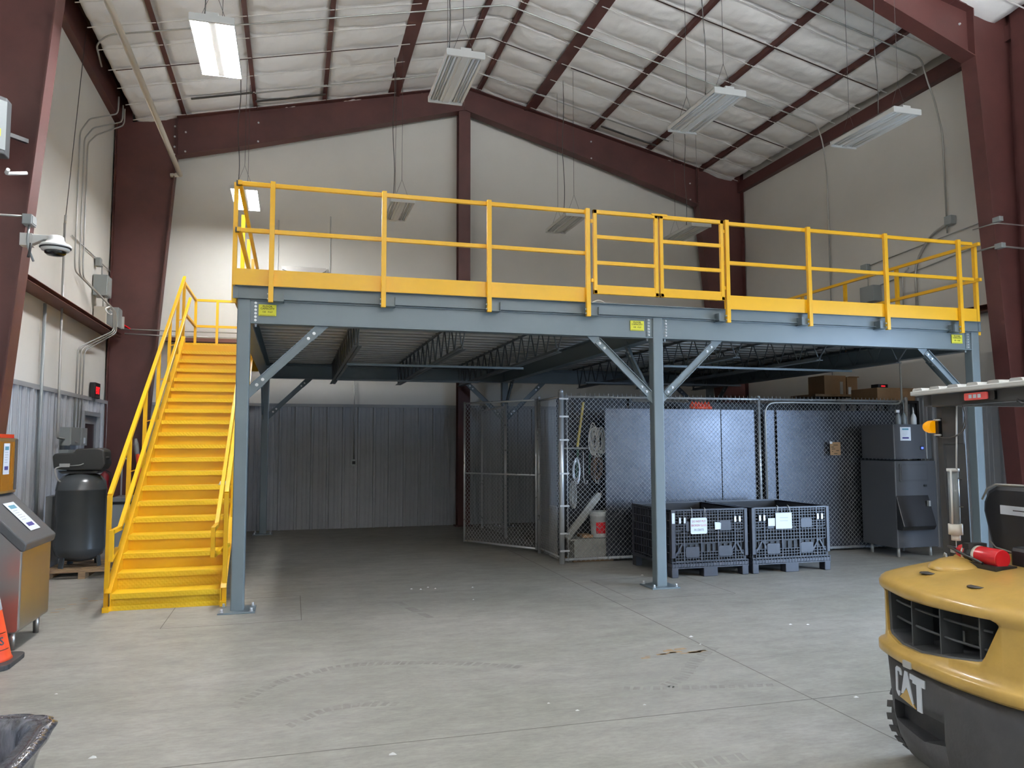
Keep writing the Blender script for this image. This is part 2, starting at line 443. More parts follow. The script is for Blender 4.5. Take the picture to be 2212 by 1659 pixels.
for a, b in ((XL, XM), (XM, XR)):
    rs.add([(a,YN,rz(a)+.6),(b,YN,rz(b)+.6),(b,YB,rz(b)+.6),(a,YB,rz(a)+.6),(a,YN,rz(a)+.66),(b,YN,rz(b)+.66),(b,YB,rz(b)+.66),(a,YB,rz(a)+.66)], [(0,1,2,3),(7,6,5,4),(0,4,5,1),(1,5,6,2),(2,6,7,3),(3,7,4,0)])
rs.build('roof_sheet', M['roofsheet'], ce)
for y in STR:
    if y < 8 or y > 15.6: continue
    for a, b in ((XA+.05, XM), (XM, XZ-.05)):
        MB().beam((a, y, rz(a)-.064), (b, y, rz(b)-.064), .022, .004).build('insulation_strap', M['strap'], ce)
for y in (13.49, 10.80):
    for a, b in ((XA+.15, 1.7), (2.0, XM), (XM, 4.6), (5.0, XZ-.2)):
        MB().beam((a, y+.035, rz(a)-.058), (b, y+.035, rz(b)-.058), .02, .012).build('seam_gap', M['roofsheet'], ce)

# ------------------------------------------------------------- steel frame
names_p = ['second from the left wall', 'third from the left wall', 'fourth from the left wall',
 'wide and left of the ridge', 'just left of the ridge', 'just right of the ridge', 'wide and right of the ridge', 'fourth from the right wall', 'third from the right wall', 'second from the right wall']
for (x, w), nm in zip(PURL, names_p):
    zt = rz(x); o = MB()
    if w > .1: o.box(x-w/2, x+w/2, YN, YB, zt-.060, zt-.048); o.box(x-.02, x+.02, YN, YB, zt-.048, zt+.59)
    else: o.box(x-w/2, x+w/2, YN, YB, zt-.060, zt-.052); o.box(x-w/2, x-w/2+.006, YN, YB, zt-.052, zt+.59)
    o = o.build('roof_purlin', M['brown'])
    tag(o, 'dark brown steel roof purlin running to the far wall, '+nm, 'purlin', 'roof purlins under the white insulation')
def column(side, y, label, d0, k, top=7.15):
    """tapered rigid frame column; side -1 is the left wall"""
    xw = XL if side < 0 else XR; s = -side
    def inner(z): return d0 + k*z
    o = thing('steel_column', (xw + s*.3, y, 0), label, 'column', 'tapered brown building columns')
    x0 = xw + s*.03; xi = xw+s*inner(top)
    MB().prism([(x0,0,0),(xw+s*inner(0),0,0),(xi,0,top),(xi,0,rz(xi)-.03),(xw+s*.3,0,rz(xw+s*.3)-.03),(xw+s*.26,0,EV-.1),(x0,0,EV-.1)], (0,y-.006,0), (0,y+.006,0)).build('web', M['brown'], o)
    MB().beam((xw+s*inner(0),y,0), (xi,y,top), .25, .016, up=(s,0,0)).build('flange', M['brown'], o)
    MB().box(min(x0,x0+s*.016), max(x0,x0+s*.016), y-.12, y+.12, 0, EV-.1).build('flange', M['brown'], o)
    MB().box(xi-.008, xi+.008, y-.12, y+.12, top, rz(xi)-.05).build('splice_plate', M['brown'], o)
    MB().box(min(x0,xw+s*(inner(0)+.08)), max(x0,xw+s*(inner(0)+.08)), y-.15, y+.15, 0, .02).build('base_plate', M['brown'], o)
    b = MB()
    for z in (top+.05, top+.2, top+.4, top+.6): b.bolt((xi-s*.05, y-.006, z), (0,-1,0), .014, .02)
    b.build('bolt', M['zinc'], o)
    return o
YF, YM = 15.68, 8.58
column(-1, YF, 'tapered dark brown steel column on left wall beyond the yellow stairs', .59, .07)
column(1, YF, 'tapered dark brown steel column in far right corner behind the gates', .47, .102)
column(-1, YM, 'brown steel column on left wall carrying the dome camera', .46, .079)
column(1, YM, 'brown steel column on right wall behind the yellow lift truck', .26, .073)
o = MB().box(9.88, XR, 7.95, 8.45, 0, 8.15).build('column_filler', M['brown']); tag(o, 'dark brown filler at the right picture edge for the rest of the near column', 'post')  # added box standing in for the rest of the near column web
def rafter(y, pts, label, y_w=.12):
    """pts: underside points from the eave to the ridge"""
    xe = pts[0][0]; xs = pts[-1][0]
    o = thing('roof_rafter', (pts[len(pts)//2][0], y, pts[0][1]), label, 'rafter', 'brown roof rafters')
    top = [(x, rz(x)-.035) for x, z in pts]
    poly = [(x,0,z) for x, z in pts] + [(x,0,z) for x, z in reversed(top)]
    MB().prism(poly, (0,y-.006,0), (0,y+.006,0)).build('web', M['brown'], o)
    f = MB()
    for (a, za), (b, zb) in zip(pts[:-1], pts[1:]): f.beam((a,y,za), (b,y,zb), .24, .016, up=(0,0,1))
    f.build('flange', M['brown'], o)
    f = MB()
    for (a, za), (b, zb) in zip(top[:-1], top[1:]): f.beam((a,y,za-.02), (b,y,zb-.02), .24, .016, up=(0,0,1))
    f.build('flange', M['brown'], o)
    b = MB()
    for x, z in pts[:2]: b.bolt((x+.15*(1 if xs > xe else -1), y-.01, z+.12), (0,-1,0), .014, .02); b.bolt((x+.15*(1 if xs > xe else -1), y-.01, z+.5), (0,-1,0), .014, .02)
    b.build('bolt', M['zinc'], o)
rafter(YF, [(-2.236,7.156),(-.914,7.492),(3.37,8.70)], 'deep brown rafter of the far gable, left of the ridge')
rafter(YF, [(8.82,7.115),(6.4,7.846),(3.38,8.70)], 'deep brown rafter of the far gable, right of the ridge')
rafter(YM, [(-2.30,7.16),(-.9,7.6),(3.4,8.72)], 'near brown rafter above the left side of the front rail')
rafter(YM, [(9.24,7.15),(7.455,7.82),(3.41,8.72)], 'near brown rafter crossing the top right corner of the ceiling')
cc = thing('steel_column', (3.37, YF, 0), 'narrow straight brown column under the ridge in the far wall', 'column')
MB().ibeam((3.37,15.7,0), (3.37,15.7,8.72), .25, .22, .012, .01, up=(0,1,0)).build('shaft', M['brown'], cc)
MB().box(3.2,3.54,15.55,15.85,0,.02).build('base_plate', M['brown'], cc)
MB().box(3.17,3.24,15.6,15.66,6.72,6.76).build('clip', M['brown'], cc)
for nm, x0, x1, lab in (('eave_strut', XL, XL+.12, 'brown eave beam along the top of the left wall'), ('eave_strut', XR-.12, XR, 'brown eave beam along the top of the right wall')):
    o = MB().box(x0, x1, YN, YB-.02, 7.69 if x0 < 0 else 7.50, 8.2 if x0 < 0 else 7.73).build(nm, M['brown']); tag(o, lab, 'beam')
o = MB().chan((XL+.13,9.0,3.66), (XL+.13,YF-.14,3.66), .26, .07, .006).build('wall_girt', M['girt']); tag(o, 'brown horizontal channel along the left wall behind the camera', 'beam')
o = MB().chan((2.9,YB-.11,3.66), (-2.4,YB-.11,3.66), .2, .07, .006).build('wall_girt', M['girt']); tag(o, 'brown horizontal channel on the far wall behind the stair landing', 'beam')
o = MB().chan((XR-.11,YF-.14,3.66), (XR-.11,8.75,3.66), .2, .09, .006).build('wall_girt', M['girt']); tag(o, 'brown horizontal channel along the right wall above the storage cage', 'beam')

# -------------------------------------------------------------- mezzanine
MZ = thing('mezzanine_platform', (4.16, 11.9, 0), 'grey steel mezzanine platform on square columns over the storage cage', 'mezzanine')
Y0, YR = 8.365, 15.3
CX = [-.573, 4.099, 8.82]
for cx in CX:
    for cy, ct in ((Y0, 3.165), (YR, 3.165)):
        c = MB().rbox(cx, cx+.13, cy, cy+.13, .016, ct, .012, 2).build('platform_column', M['grey'], MZ)
        MB().box(cx-.11, cx+.24, cy-.11, cy+.24, 0, .016).build('base_plate', M['grey'], c, bevel=.003)
        for dx in (-.075, .205):
            for dy in (-.075, .205):
                MB().bolt((cx+dx, cy+dy, .016), (0,0,1), .013, .035).build('anchor_bolt', M['zinc'], c)
# main beams
def mainbeam(p0, p1, label=None, h=.25):
    return MB().ibeam(p0, p1, .15, h, .011, .009).build('main_beam', M['grey'], MZ)
zb = 3.042
for a, b in ((CX[0]+.13, CX[1]), (CX[1]+.13, CX[2])):
    f = MB(); zc = zb
    f.box(a, b, Y0+.006, Y0+.13, 2.917, 2.930); f.box(a, b, Y0+.006, Y0+.13, 3.152, 3.165); f.box(a, b, Y0+.03, Y0+.042, 2.93, 3.152)
    f.build('main_beam', M['grey'], MZ)
    mainbeam((a, YR+.065, zb), (b, YR+.065, zb))
for cx in CX: mainbeam((cx+.065, Y0+.13, zb), (cx+.065, YR, zb))
# end plates and bolts
for x, s in ((CX[0]+.13, 1), (CX[1], -1), (CX[1]+.13, 1), (CX[2], -1)):
    MB().box(min(x, x+s*.075), max(x, x+s*.075), Y0+.022, Y0+.03, 2.935, 3.15).build('end_plate', M['grey'], MZ)
    for i in range(6):
        MB().bolt((x+s*.048, Y0+.022, 2.952+.036*i), (0,-1,0), .010, .016).build('bolt', M['zinc'], MZ)
    MB().bolt((x+s*.05, Y0+.06, 2.917), (0,0,-1), .010, .03).build('bolt', M['zinc'], MZ)
# edge channel, deck
for a, b in ((-.60, 8.97),):
    MB().chan((a, Y0-.012, 3.235), (b, Y0-.012, 3.235), .05, .135, .006).build('edge_channel', M['grey'], MZ)
MB().box(-.62, -.575, Y0, YR+.15, 3.17, 3.30).build('edge_channel', M['grey'], MZ)
MB().box(8.95, 8.99, Y0, YR+.15, 3.17, 3.30).build('edge_channel', M['grey'], MZ)
MB().box(-.60, 8.97, YR+.12, YR+.15, 3.16, 3.29).build('edge_channel', M['grey'], MZ)
MB().box(-.60, 8.97, Y0+.02, YR+.15, 3.292, 3.305).build('deck_board', mat('deck_board_wood', (150,140,124), .7, var=.1), MZ)
dk = MB(); prof = []
y = Y0+.03
while y < YR+.12:
    prof += [(y, 3.215), (y+.155, 3.215), (y+.170, 3.290), (y+.285, 3.290)]; y += .300
dk.grid([[(x, yy, z) for yy, z in prof] for x in (-.56, 8.93)], False)
dk.build('corrugated_deck', M['deck'], MZ, fix=False)
# open web joists
for x in (.70, 1.93, 3.14, 5.64, 6.93, 8.24):
    j = MB()
    for s in (-1, 1):
        for zz, up in ((3.235, -1), (2.80, 1)):
            ya, yb = (Y0+.13, YR) if zz > 3 else (9.05, 14.95)
            xa_, xb_ = sorted((x+s*.006, x+s*.05)); j.box(xa_, xb_, ya, yb, zz-.003, zz+.003)
            a, b = sorted((x+s*.006, x+s*.010)); j.box(a, b, ya, yb, min(zz, zz+up*.045), max(zz, zz+up*.045))
    j = j.build('floor_joist', M['greydk'], MZ)
    n = 13; L0, L1 = 9.07, 14.93; w = MB(); pts = []
    for i in range(n*2+1):
        pts.append((x, L0+(L1-L0)*i/(2*n), 2.815 if i % 2 == 0 else 3.22))
    w.tube(pts, .009, 6); w.tube([(x, Y0+.3, 3.22), (x, L0, 2.815)], .010, 6); w.tube([(x, YR-.25, 3.22), (x, L1, 2.815)], .010, 6)
    w.build('web_rod', M['greydk'], j)
for a, b, y in ((.70, 3.25, 10.93), (.70, 3.2, 13.6), (5.1, 8.3, 10.1), (5.1, 8.3, 13.2)):
    MB().beam((a, y, 2.775), (b, y, 2.775), .035, .03).build('bridging_bar', M['greydk'] if y > 12 else M['grey'], MZ)
# knee braces
def brace(cx, bx, y, d=None):
    """brace from the column point to the beam point, in a plane y or along y"""
    if d is None: p0, p1, up, nn = V((cx, y, 2.22)), V((bx, y, 2.90)), (0,1,0), V((0,-1,0))
    else: p0, p1, up, nn = V((cx, y, 2.22)), V((cx, d, 2.90)), (1,0,0), V((-1,0,0))
    dr = (p1-p0).normalized(); sd = dr.cross(nn).normalized()
    g = MB(); g.sec([(-.045,0),(.045,0),(.045,.03),(.038,.03),(.038,.007),(-.038,.007),(-.038,.03),(-.045,.03)], p0+dr*.05, p1-dr*.05, nn)
    # gusset plates at either end
    for e, sg in ((p0, 1), (p1, -1)):
        c = e + nn*-.001
        hx = dr*sg
        g.prism([c-sd*.05-hx*.07, c+sd*.05-hx*.07, c+sd*.05+hx*.16, c-sd*.05+hx*.16], (0,0,0), nn*-.008)
    g = g.build('knee_brace', M['grey'], MZ)
    for t in (.09, .17):
        for q, sg in ((p0, 1), (p1, -1)):
            MB().bolt(q + dr*sg*t + nn*.004, nn, .013, .016).build('bolt', M['zinc'], g)
yb_ = Y0+.05
brace(CX[0]+.14, .26, yb_); brace(CX[1]-.01, 3.37, yb_); brace(CX[1]+.14, 4.96, yb_); brace(CX[2]-.01, 8.06, yb_)
yb_ = YR+.05
brace(CX[0]+.14, .26, yb_); brace(CX[1]-.01, 3.37, yb_); brace(CX[1]+.14, 4.96, yb_); brace(CX[2]-.01, 8.06, yb_)
for cx in CX[1:]: brace(cx+.03, None, Y0+.14, Y0+.82)
for cx in CX: brace(cx+.03, None, YR-.01, YR-.7)
# load signs: one thing each
for x0, place in ((-.365, 'at the left end of the grey front beam'), (3.815, 'on the grey front beam left of the middle column'), (8.505, 'at the far right end of the grey front beam')):
    s = thing('load_sign', (x0+.087, Y0+.02, 3.0), 'small yellow floor capacity sign '+place, 'sign', 'yellow load signs on the front beam')
    MB().box(x0, x0+.175, Y0+.014, Y0+.020, 3.0, 3.118).build('sign_plate', M['signy'], s)
    MB().box(x0+.01, x0+.165, Y0+.013, Y0+.014, 3.006, 3.009).build('border', M['ink'], s)
    for t, z, sz, sx in (('FLOOR', 3.098, .026, 1.15), ('CAPACITY', 3.074, .026, 1.15), ('125   P.S.F', 3.040, .022, 1.1)):
        text(t, sz, 'lettering', M['ink'], s, (x0+.087, Y0+.013, z), (1,0,0), (0,0,1), sx=sx)

# ----------------------------------------------------------- guard railing
def post(x, y, z0, z1, par, w=.05, bracket=True, side=1):
    p = MB().box(x-w/2, x+w/2, y-.022, y+.022, z0, z1).build('post', M['yellow'], par, bevel=.003)
    if bracket:
        b = MB(); b.box(x-.01*side, x+.115*side, y+.022, Y0+.03, z0+.02, z0+.028) if False else None
        xa, xb = sorted((x+.01*side, x+.13*side))
        b.box(xa, xb, y+.024, y+.034, z0+.015, z0+.115); xc, xd = sorted((x+.125*side, x+.13*side)); b.box(xc, xd, y-.01, Y0+.03, z0+.015, z0+.115)
        b.box(xa, xb, y-.01, Y0+.03, z0+.015, z0+.020)
        b.build('bracket', M['grey'], p)
        for zz in (.035, .085): MB().bolt((x-w/2, y, z0+zz), (-1,0,0), .009, .012).build('bolt', M['zinc'], p)
    return p
YP = 8.275
def front_rail(x0, x1, px, label, cap, side=1):
    g = thing('guard_railing', ((x0+x1)/2, YP, 3.3), label, 'railing', 'yellow guard railings of the platform')
    for z in (4.362, 3.872): MB().box(x0, x1, YP+.022, YP+.062, z-.022, z+.022).build('rail', M['yellow'], g, bevel=.003)
    MB().box(x0-.02, x1+.02, YP+.024, YP+.034, 3.298, 3.468).build('toe_board', M['yellow'], g)
    for x in px: post(x, YP, 3.125, 4.392, g, side=side)
    if cap:
        for z in (4.362, 3.872): MB().box(x0-.008, x0+.03, YP+.020, YP+.064, z-.024, z+.024).build('end_cap', M['black'], g)
    return g
g1 = front_rail(-.60, 3.25, [-.245, .905, 2.07, 3.245], 'yellow front guard railing left of the swing gates', True)
g2 = front_rail(5.05, 8.84, [5.06, 6.22, 7.39, 8.575], 'yellow front guard railing right of the swing gates', False, side=-1)
def gate(x0, x1, label):
    g = thing('swing_gate', (x0, YP+.03, 3.39), label, 'gate', 'pair of yellow swing gates')
    ya, yb = YP-.01, YP+.03
    f = MB()
    for x in (x0+.022, x1-.022): f.box(x-.022, x+.022, ya, yb, 3.395, 4.385)
    f.box(x0, x1, ya, yb, 4.34, 4.385)
    f.build('frame', M['yellow'], g, bevel=.003)
    for z in (4.068, 3.762): MB().box(x0+.04, x1-.04, ya+.003, yb-.003, z-.021, z+.021).build('bar', M['yellow'], g)
    MB().box(x0+.04, x1-.04, ya+.006, ya+.012, 3.43, 3.50).build('kick_plate', M['yellow'], g)
    MB().box(x0, x1, ya, yb, 3.395, 3.435).build('kick_plate', M['yellow'], g)
    for z in (3.55, 4.25):
        MB().box(*( (x0-.03, x0+.01) if 'left' in label else (x1-.01, x1+.03)), ya+.005, yb-.005, z-.02, z+.02).build('hinge', M['yellow'], g)
    return g
ga = gate(3.315, 4.137, 'yellow swing gate, left leaf above the middle column')
gb = gate(4.160, 5.015, 'yellow swing gate, right leaf above the middle column')
MB().box(4.06, 4.26, YP-.015, YP+.035, 4.372, 4.396).build('latch', M['yellow'], ga)
def side_rail(x, ys, ye, posts, label, out, toe=True):
    g = thing('guard_railing', (x, (ys+ye)/2, 3.3), label, 'railing', 'yellow guard railings of the platform')
    for z in (4.362, 3.872): MB().box(x-.02, x+.02, ys, ye, z-.022, z+.022).build('rail', M['yellow'], g)
    if toe: MB().box(x+.02*out-.004, x+.02*out+.004, ys, ye, 3.298, 3.40).build('toe_board', M['yellow'], g)
    for y in posts: MB().box(x+.042*out-.022, x+.042*out+.022, y-.025, y+.025, 3.125, 4.39).build('post', M['yellow'], g)
    return g
side_rail(-.57, YP, 13.55, [8.40, 9.6, 10.75, 11.9, 13.3], 'yellow guard railing along left edge of the deck above the stairs', -1, toe=False)
side_rail(8.93, YP, 15.3, [8.40, 9.83, 11.0, 12.15, 13.3, 14.5], 'yellow guard railing along right edge of the deck by the right wall', 1, toe=False)

# ------------------------------------------------------------------ stairs
RISE, RUN, YS = .1669, .2522, 8.78
def zn(y): return RISE + (y-YS)*RISE/RUN
S = thing('staircase', (-1.22, 11.2, 0), 'bright yellow steel staircase with closed risers beside the platform', 'staircase')
SX0, SX1 = -1.735, -.70
M['tread'] = mat('yellow_checker_plate', (250,204,44), .32)
def checker(m):
    nt = m.node_tree; N = nt.nodes; L = nt.links; b = N['Principled BSDF']
    g = N.new('ShaderNodeNewGeometry'); outs = []
    for rot in (.785, -.785):
        mp = N.new('ShaderNodeMapping'); mp.vector_type = 'POINT'; mp.inputs['Rotation'].default_value = (rot*.0, rot, rot)
        L.new(g.outputs['Position'], mp.inputs['Vector'])
        w = N.new('ShaderNodeTexWave'); w.inputs['Scale'].default_value = 14; L.new(mp.outputs[0], w.inputs['Vector']); outs.append(w.outputs['Fac'])
    mm = N.new('ShaderNodeMath'); mm.operation = 'MULTIPLY'; L.new(outs[0], mm.inputs[0]); L.new(outs[1], mm.inputs[1])
    bp = N.new('ShaderNodeBump'); bp.inputs['Strength'].default_value = .35; bp.inputs['Distance'].default_value = .006
    L.new(mm.outputs[0], bp.inputs['Height']); L.new(bp.outputs['Normal'], b.inputs['Normal'])
checker(M['tread'])
for i in range(20):
    y = YS + RUN*i; z = RISE*(i+1)
    r = MB().box(SX0, SX1, y+.034, y+.040, z-RISE, z-.006).build('riser', M['tread'] if i < 2 else M['yellow'], S)
    if i < 19:
        t = MB(); t.box(SX0, SX1, y-.004, y+RUN+.036, z-.006, z); t.box(SX0, SX1, y-.010, y-.004, z-.052, z)
        t.build('tread', M['tread'], S)
def stringer(x, s):
    """channel with its flanges turned outwards (s = -1 is left)"""
    y0, y1 = YS-.03, YS+RUN*19+.12
    k = RISE/RUN
    up, dn = .03, -.30
    web = [(y0,0), (y0, zn(y0)+up), (y1, zn(y1)+up), (y1, zn(y1)+dn), (y0+(.30+.0)/k-.12, 0)]
    o = MB(); o.prism([(0,a,b) for a, b in web], (x-.004,0,0), (x+.004,0,0))
    o.beam((x+s*.028, y0, zn(y0)+up), (x+s*.028, y1, zn(y1)+up), .056, .008, up=(0,0,1))
    o.build('stringer', M['yellow'], S)
    MB().box(x+s*.03-.03, x+s*.03+.03, y0-.06, y0, 0, .05).build('foot_clip', M['yellow'], S)
stringer(SX0-.004, -1); stringer(SX1+.004, 1)
MB().box(SX0, SX1, YS-.012, YS-.006, 0, .05).build('riser', M['tread'], S)
YT = YS+RUN*19      # top of the flight
PYS = [9.74, 10.64, 11.54, 12.42, 13.17]
for x, s in ((-1.79, -1), (-.665, 1)):
    k = RISE/RUN; yA, zA = 8.85, 1.165
    def zt(y): return zA + (y-yA)*k
    MB().beam((x, yA-.02, zt(yA-.02)), (x, 13.83, zt(13.83)), .045, .045).build('top_rail', M['yellow'], S, bevel=.003)
    MB().box(x-.022, x+.022, yA-.045, yA, 0.0, zt(yA)-.01).build('post', M['yellow'], S, bevel=.003)
    for py in PYS: MB().box(x-.022, x+.022, py-.022, py+.022, zn(py)-.02, zt(py)-.02).build('post', M['yellow'], S, bevel=.003)
    MB().box(x-.022, x+.022, 13.8, 13.845, 3.2, 4.385).build('post', M['yellow'], S)
    xh = x - s*.095
    h = MB()
    def zh(y): return .815 + (y-8.87)*k
    h.beam((xh, 8.86, zh(8.86)), (xh, 13.85, zh(13.85)), .042, .042)
    h.beam((xh, 8.50, .815), (xh, 8.90, .815), .042, .042)
    h.beam((xh, 8.50, .835), (xh, 8.50, .53), .042, .042, up=(0,1,0))
    h.beam((xh, 8.50, .545), (x, 9.25, .56), .036, .042)
    h.build('handrail', M['yellow'], S, bevel=.003)
    for py in PYS: MB().beam((xh, py, zh(py)), (x, py, zh(py)-.03), .02, .012).build('handrail_bracket', M['yellow'], S)
# landing
LY0, LY1 = YT, 15.45
MB().box(-1.80, -.625, LY0+.03, LY1, 3.30, 3.335).build('landing_plate', M['tread'], S)
MB().box(-1.80, -1.79, LY0-.2, LY1, 3.05, 3.335).build('landing_edge', M['yellow'], S)
MB().box(-1.80, -.625, LY1-.01, LY1, 3.05, 3.335).build('landing_edge', M['yellow'], S)
for z in (4.362, 3.872):
    MB().box(-1.81, -1.77, 13.83, LY1, z-.022, z+.022).build('landing_rail', M['yellow'], S)
    MB().box(-1.81, -.60, LY1-.04, LY1, z-.022, z+.022).build('landing_rail', M['yellow'], S)
MB().box(-1.43, -1.385, LY1-.045, LY1, 3.2, 4.36).build('post', M['yellow'], S)
MB().box(-1.81, -1.765, LY1-.045, LY1, 3.2, 4.38).build('post', M['yellow'], S)
# small white hard cap resting on a tread (seen by the right rail)
o = MB().lathe([(.062,0),(.060,.006),(.046,.012),(.042,.03),(.030,.045),(.01,.05)], (-.83, YS+RUN*6+.10, RISE*7+.001), n=20).build('cup_lid', M['white']); tag(o, 'small white domed lid left on a yellow tread near the right handrail', 'lid')

# ---------------------------------------------------------- light fittings
def fitting(x, y, z, lit, label, cords=True, up=False, lm='lamp'):
    o = thing('light_fitting', (x, y+.61, z), label, 'light', 'hanging fluorescent high bay lights')
    w = .215; y1 = y+1.22
    h = MB(); h.box(x-w, x+w, y, y1, z+.055, z+.062); h.box(x-w, x-w+.004, y, y1, z+.0, z+.06); h.box(x+w-.004, x+w, y, y1, z+.0, z+.06)
    h.box(x-.06, x+.06, y, y1, z+.062, z+.10)
    if lit:
        for s in (-1, 1): MB().box(x+s*.135-.07, x+s*.135+.07, y+.02, y1-.02, z+.063, z+.068).build('glowing_lamp', M['fillup' if up else 'fillup2'], o)  # added upward glow panels that brighten the ceiling and upper walls
    h.build('housing', M['white'], o)
    for yy in (y, y1): MB().rbox(x-w-.003, x+w+.003, yy-.012, yy+.012, z-.012, z+.066, .01, 2, 'y').build('end_cap', M['white'], o)
    prof = [(-w+.004, 0)]
    for c in (-.165, -.105):
        prof += [(c-.026, .018), (c-.018, .05), (c+.018, .05), (c+.026, .018)]
        prof += [(c+.03, .006)]
    prof += [(-.062, .012), (-.05, .012)]
    prof = prof + [(-a, b) for a, b in reversed(prof)]
    MB().grid([[(x+a, yy, z+b) for a, b in prof] for yy in (y+.01, y1-.01)], False).build('reflector', M['reflector'], o, fix=False)
    MB().box(x-.035, x+.035, y+.01, y1-.01, z-.004, z+.014).build('ballast_cover', M['white'], o)
    if lit:
        for s in (-1, 1): MB().box(x+s*.125-.075, x+s*.125+.075, y+.02, y1-.02, z-.008, z-.003).build('glowing_lamp', M[lm], o)
    else:
        for c in (-.165, -.105, .105, .165): MB().cyl((x+c, y+.02, z+.022), (x+c, y1-.02, z+.022), .0125, 10).build('tube_lamp', M['tubeglass'], o)
    if cords:
        zr_ = rz(x)-.03
        for yy in (y+.14, y1-.14):
            c = MB(); zz = z+.45
            for s in (-1, 1): c.tube([(x+s*.14, yy, z+.062), (x, yy, zz)], .0025, 4)
            c.tube([(x, yy, zz), (x, yy, zr_)], .0035, 4)
            c.build('hanging_wire', M['cable'], o)
        c = MB(); q = []
        for i in range(15):
            t = i/14; q.append((x-.12+.035*math.sin(t*9)*(1-t)*(t+.1)*2, y+.38, z+.08 + (zr_-.1-z-.08)*t))
        c.tube(q, .007, 6).build('power_cord', M['cable'], o)
    return o
FZ = 5.95
fitting(-.87, 8.12, FZ, True, 'lit hanging light high on the left above the front railing', lm='lampf')
fitting(1.77, 8.13, FZ, False, 'unlit hanging light nearest the ridge, largest of the dark ones')
fitting(5.10, 8.18, FZ, False, 'unlit hanging light over the right half of the platform, near row')
fitting(7.62, 8.05, FZ, False, 'unlit hanging light near the right wall, near row')
fitting(-.87, 13.5, FZ, True, 'lit hanging light at the far left end, behind the railing corner', lm='lampg')
fitting(1.80, 13.5, FZ, False, 'unlit far light hanging left of the central brown column')
fitting(5.08, 13.5, FZ, False, 'unlit far light hanging just left of the swing gates')
fitting(7.70, 13.5, FZ, False, 'unlit far light seen through the right swing gate')
for x, y in [(a, b) for b in (2.75, -2.7, -7.6) for a in (-.87, 1.77, 5.10, 7.62) if (a, b) != (-.87, 2.75)]:
    fitting(x, y, FZ, True, 'lit hanging light behind the photographer, unseen, with added uplight', up=True, lm='lamp' if y > 0 else 'lampb')  # unseen rows; the rear ones and the uplight are added as room fill

# --------------------------------------------------- conduits on the roof
def conduit(pts, r, label, rad=.12, m='emt', name='conduit', cat='conduit', grp='galvanised conduits', n=8):
    o = MB().tube(bend(pts, rad), r, n).build(name, M[m]); return tag(o, label, cat, grp)
def roofrun(y, xa, xb, drop=.10):
    return [(xa, y, rz(xa)-drop), (XM, y, rz(XM)-drop), (xb, y, rz(xb)-drop)]
p = roofrun(12.32, -2.75, 9.55)
conduit([(-3.0, 13.1, 7.60), (-2.95, 12.5, 7.66)] + p + [(9.72, 12.4, 7.45), (9.80, 12.45, 7.2), (9.97, 12.62, 6.85), (9.985, 12.65, 3.85)], .013, 'grey conduit under the insulation crossing the whole roof in the middle')
p = roofrun(14.8, -.8, 7.7)
conduit(p, .013, 'grey conduit under the insulation near the far gable')
p = roofrun(9.7, 3.9, 9.5)
conduit(p[:1] + p[2:] + [(9.62, 9.72, 7.40), (9.75, 9.74, 7.15), (9.97, 9.82, 6.65), (9.985, 9.83, 5.0)], .013, 'grey conduit at top right dropping down the right wall')
conduit([(-2.15, -3, 6.78), (-2.15, 15.58, 6.78)], .045, 'long white pipe running level above the left side', m='pvc', name='pipe', cat='pipe', grp=None, n=16)
conduit([(-2.15, 15.57, 6.78), (-2.32, 15.6, 6.76)], .04, 'white pipe elbow end fixed to the far left column', m='pvc', name='pipe_elbow', cat='pipe', grp=None, n=16)
for a, b, y in ((-1.9, -.83, 14.8), (-.8, .5, 15.2), (6.3, 7.6, 15.2)):
    m_ = MB().beam((a, y, rz(a)-.085), (b, y, rz(b)-.085), .05, .02).build('strut_bar', M['cable']); tag(m_, 'thin dark strut spanning two purlins near the far gable', 'bar', 'struts between purlins near the far gable')

# ----------------------------------------------------- left wall fittings
XW = XL+.02
cab = MB().tube([(-3.22, 12.35, 4.95), (-3.12, 12.62, 7.9)], .006, 6).build('support_cable', M['cable']); tag(cab, 'thin steel cable with a turnbuckle hanging beside the dome camera', 'cable')
tb = MB().cyl((-3.222, 12.34, 4.86), (-3.22, 12.35, 4.98), .018, 8).build('turnbuckle', M['emt'], cab)
conduit([(-3.225, 12.34, 4.86), (-3.225, 12.42, 1.77), (-3.225, 12.95, 1.75), (-3.1, 13.0, 1.70)], .017, 'grey conduit dropping behind the camera to the compressor', .05)
conduit([(-3.26, 11.72, 3.58), (-3.26, 11.72, .02)], .022, 'thick dark grey conduit on the left ribbed wall', m='boxg')
for i, (yy, top) in enumerate(((13.20, 14.25), (13.47, 14.6), (13.68, 14.75))):
    conduit([(-2.98, top, 7.62), (-2.98, top, 7.32), (XW+.03, yy+.45, 6.95-.04*i), (XW+.01, yy, 6.55), (XW+.01, yy, 4.5), (XW+.01, yy+.05, 4.35), (-3.0, 14.55+.1*i, 3.98), (-3.0, 14.6+.12*i, 3.62), (XW+.02, 13.55+.2*i, 3.2), (XW+.02, 13.5+.18*i, 1.95 if i else 1.9)], .012, 'one of three thin conduits running down the left wall round the brown channel', .1)
conduit([(XW+.01, 13.0, 4.85), (XW+.01, 16.0-.2, 4.85), (XW+.01, 15.85, 3.7)], .010, 'slender conduit sloping along the left wall above the switch boxes', .1)
def ebox(name, x0, x1, y0, y1, z0, z1, label, extra=None, m='boxg'):
    o = thing(name, ((x0+x1)/2, (y0+y1)/2, z0), label, 'electrical box')
    MB().rbox(x0, x1, y0, y1, z0, z1, .008, 2).build('case', M[m], o)
    MB().box(x1-.002, x1+.006, y0+.015, y1-.015, z0+.015, z1-.015).build('cover', M['boxg'], o)
    return o
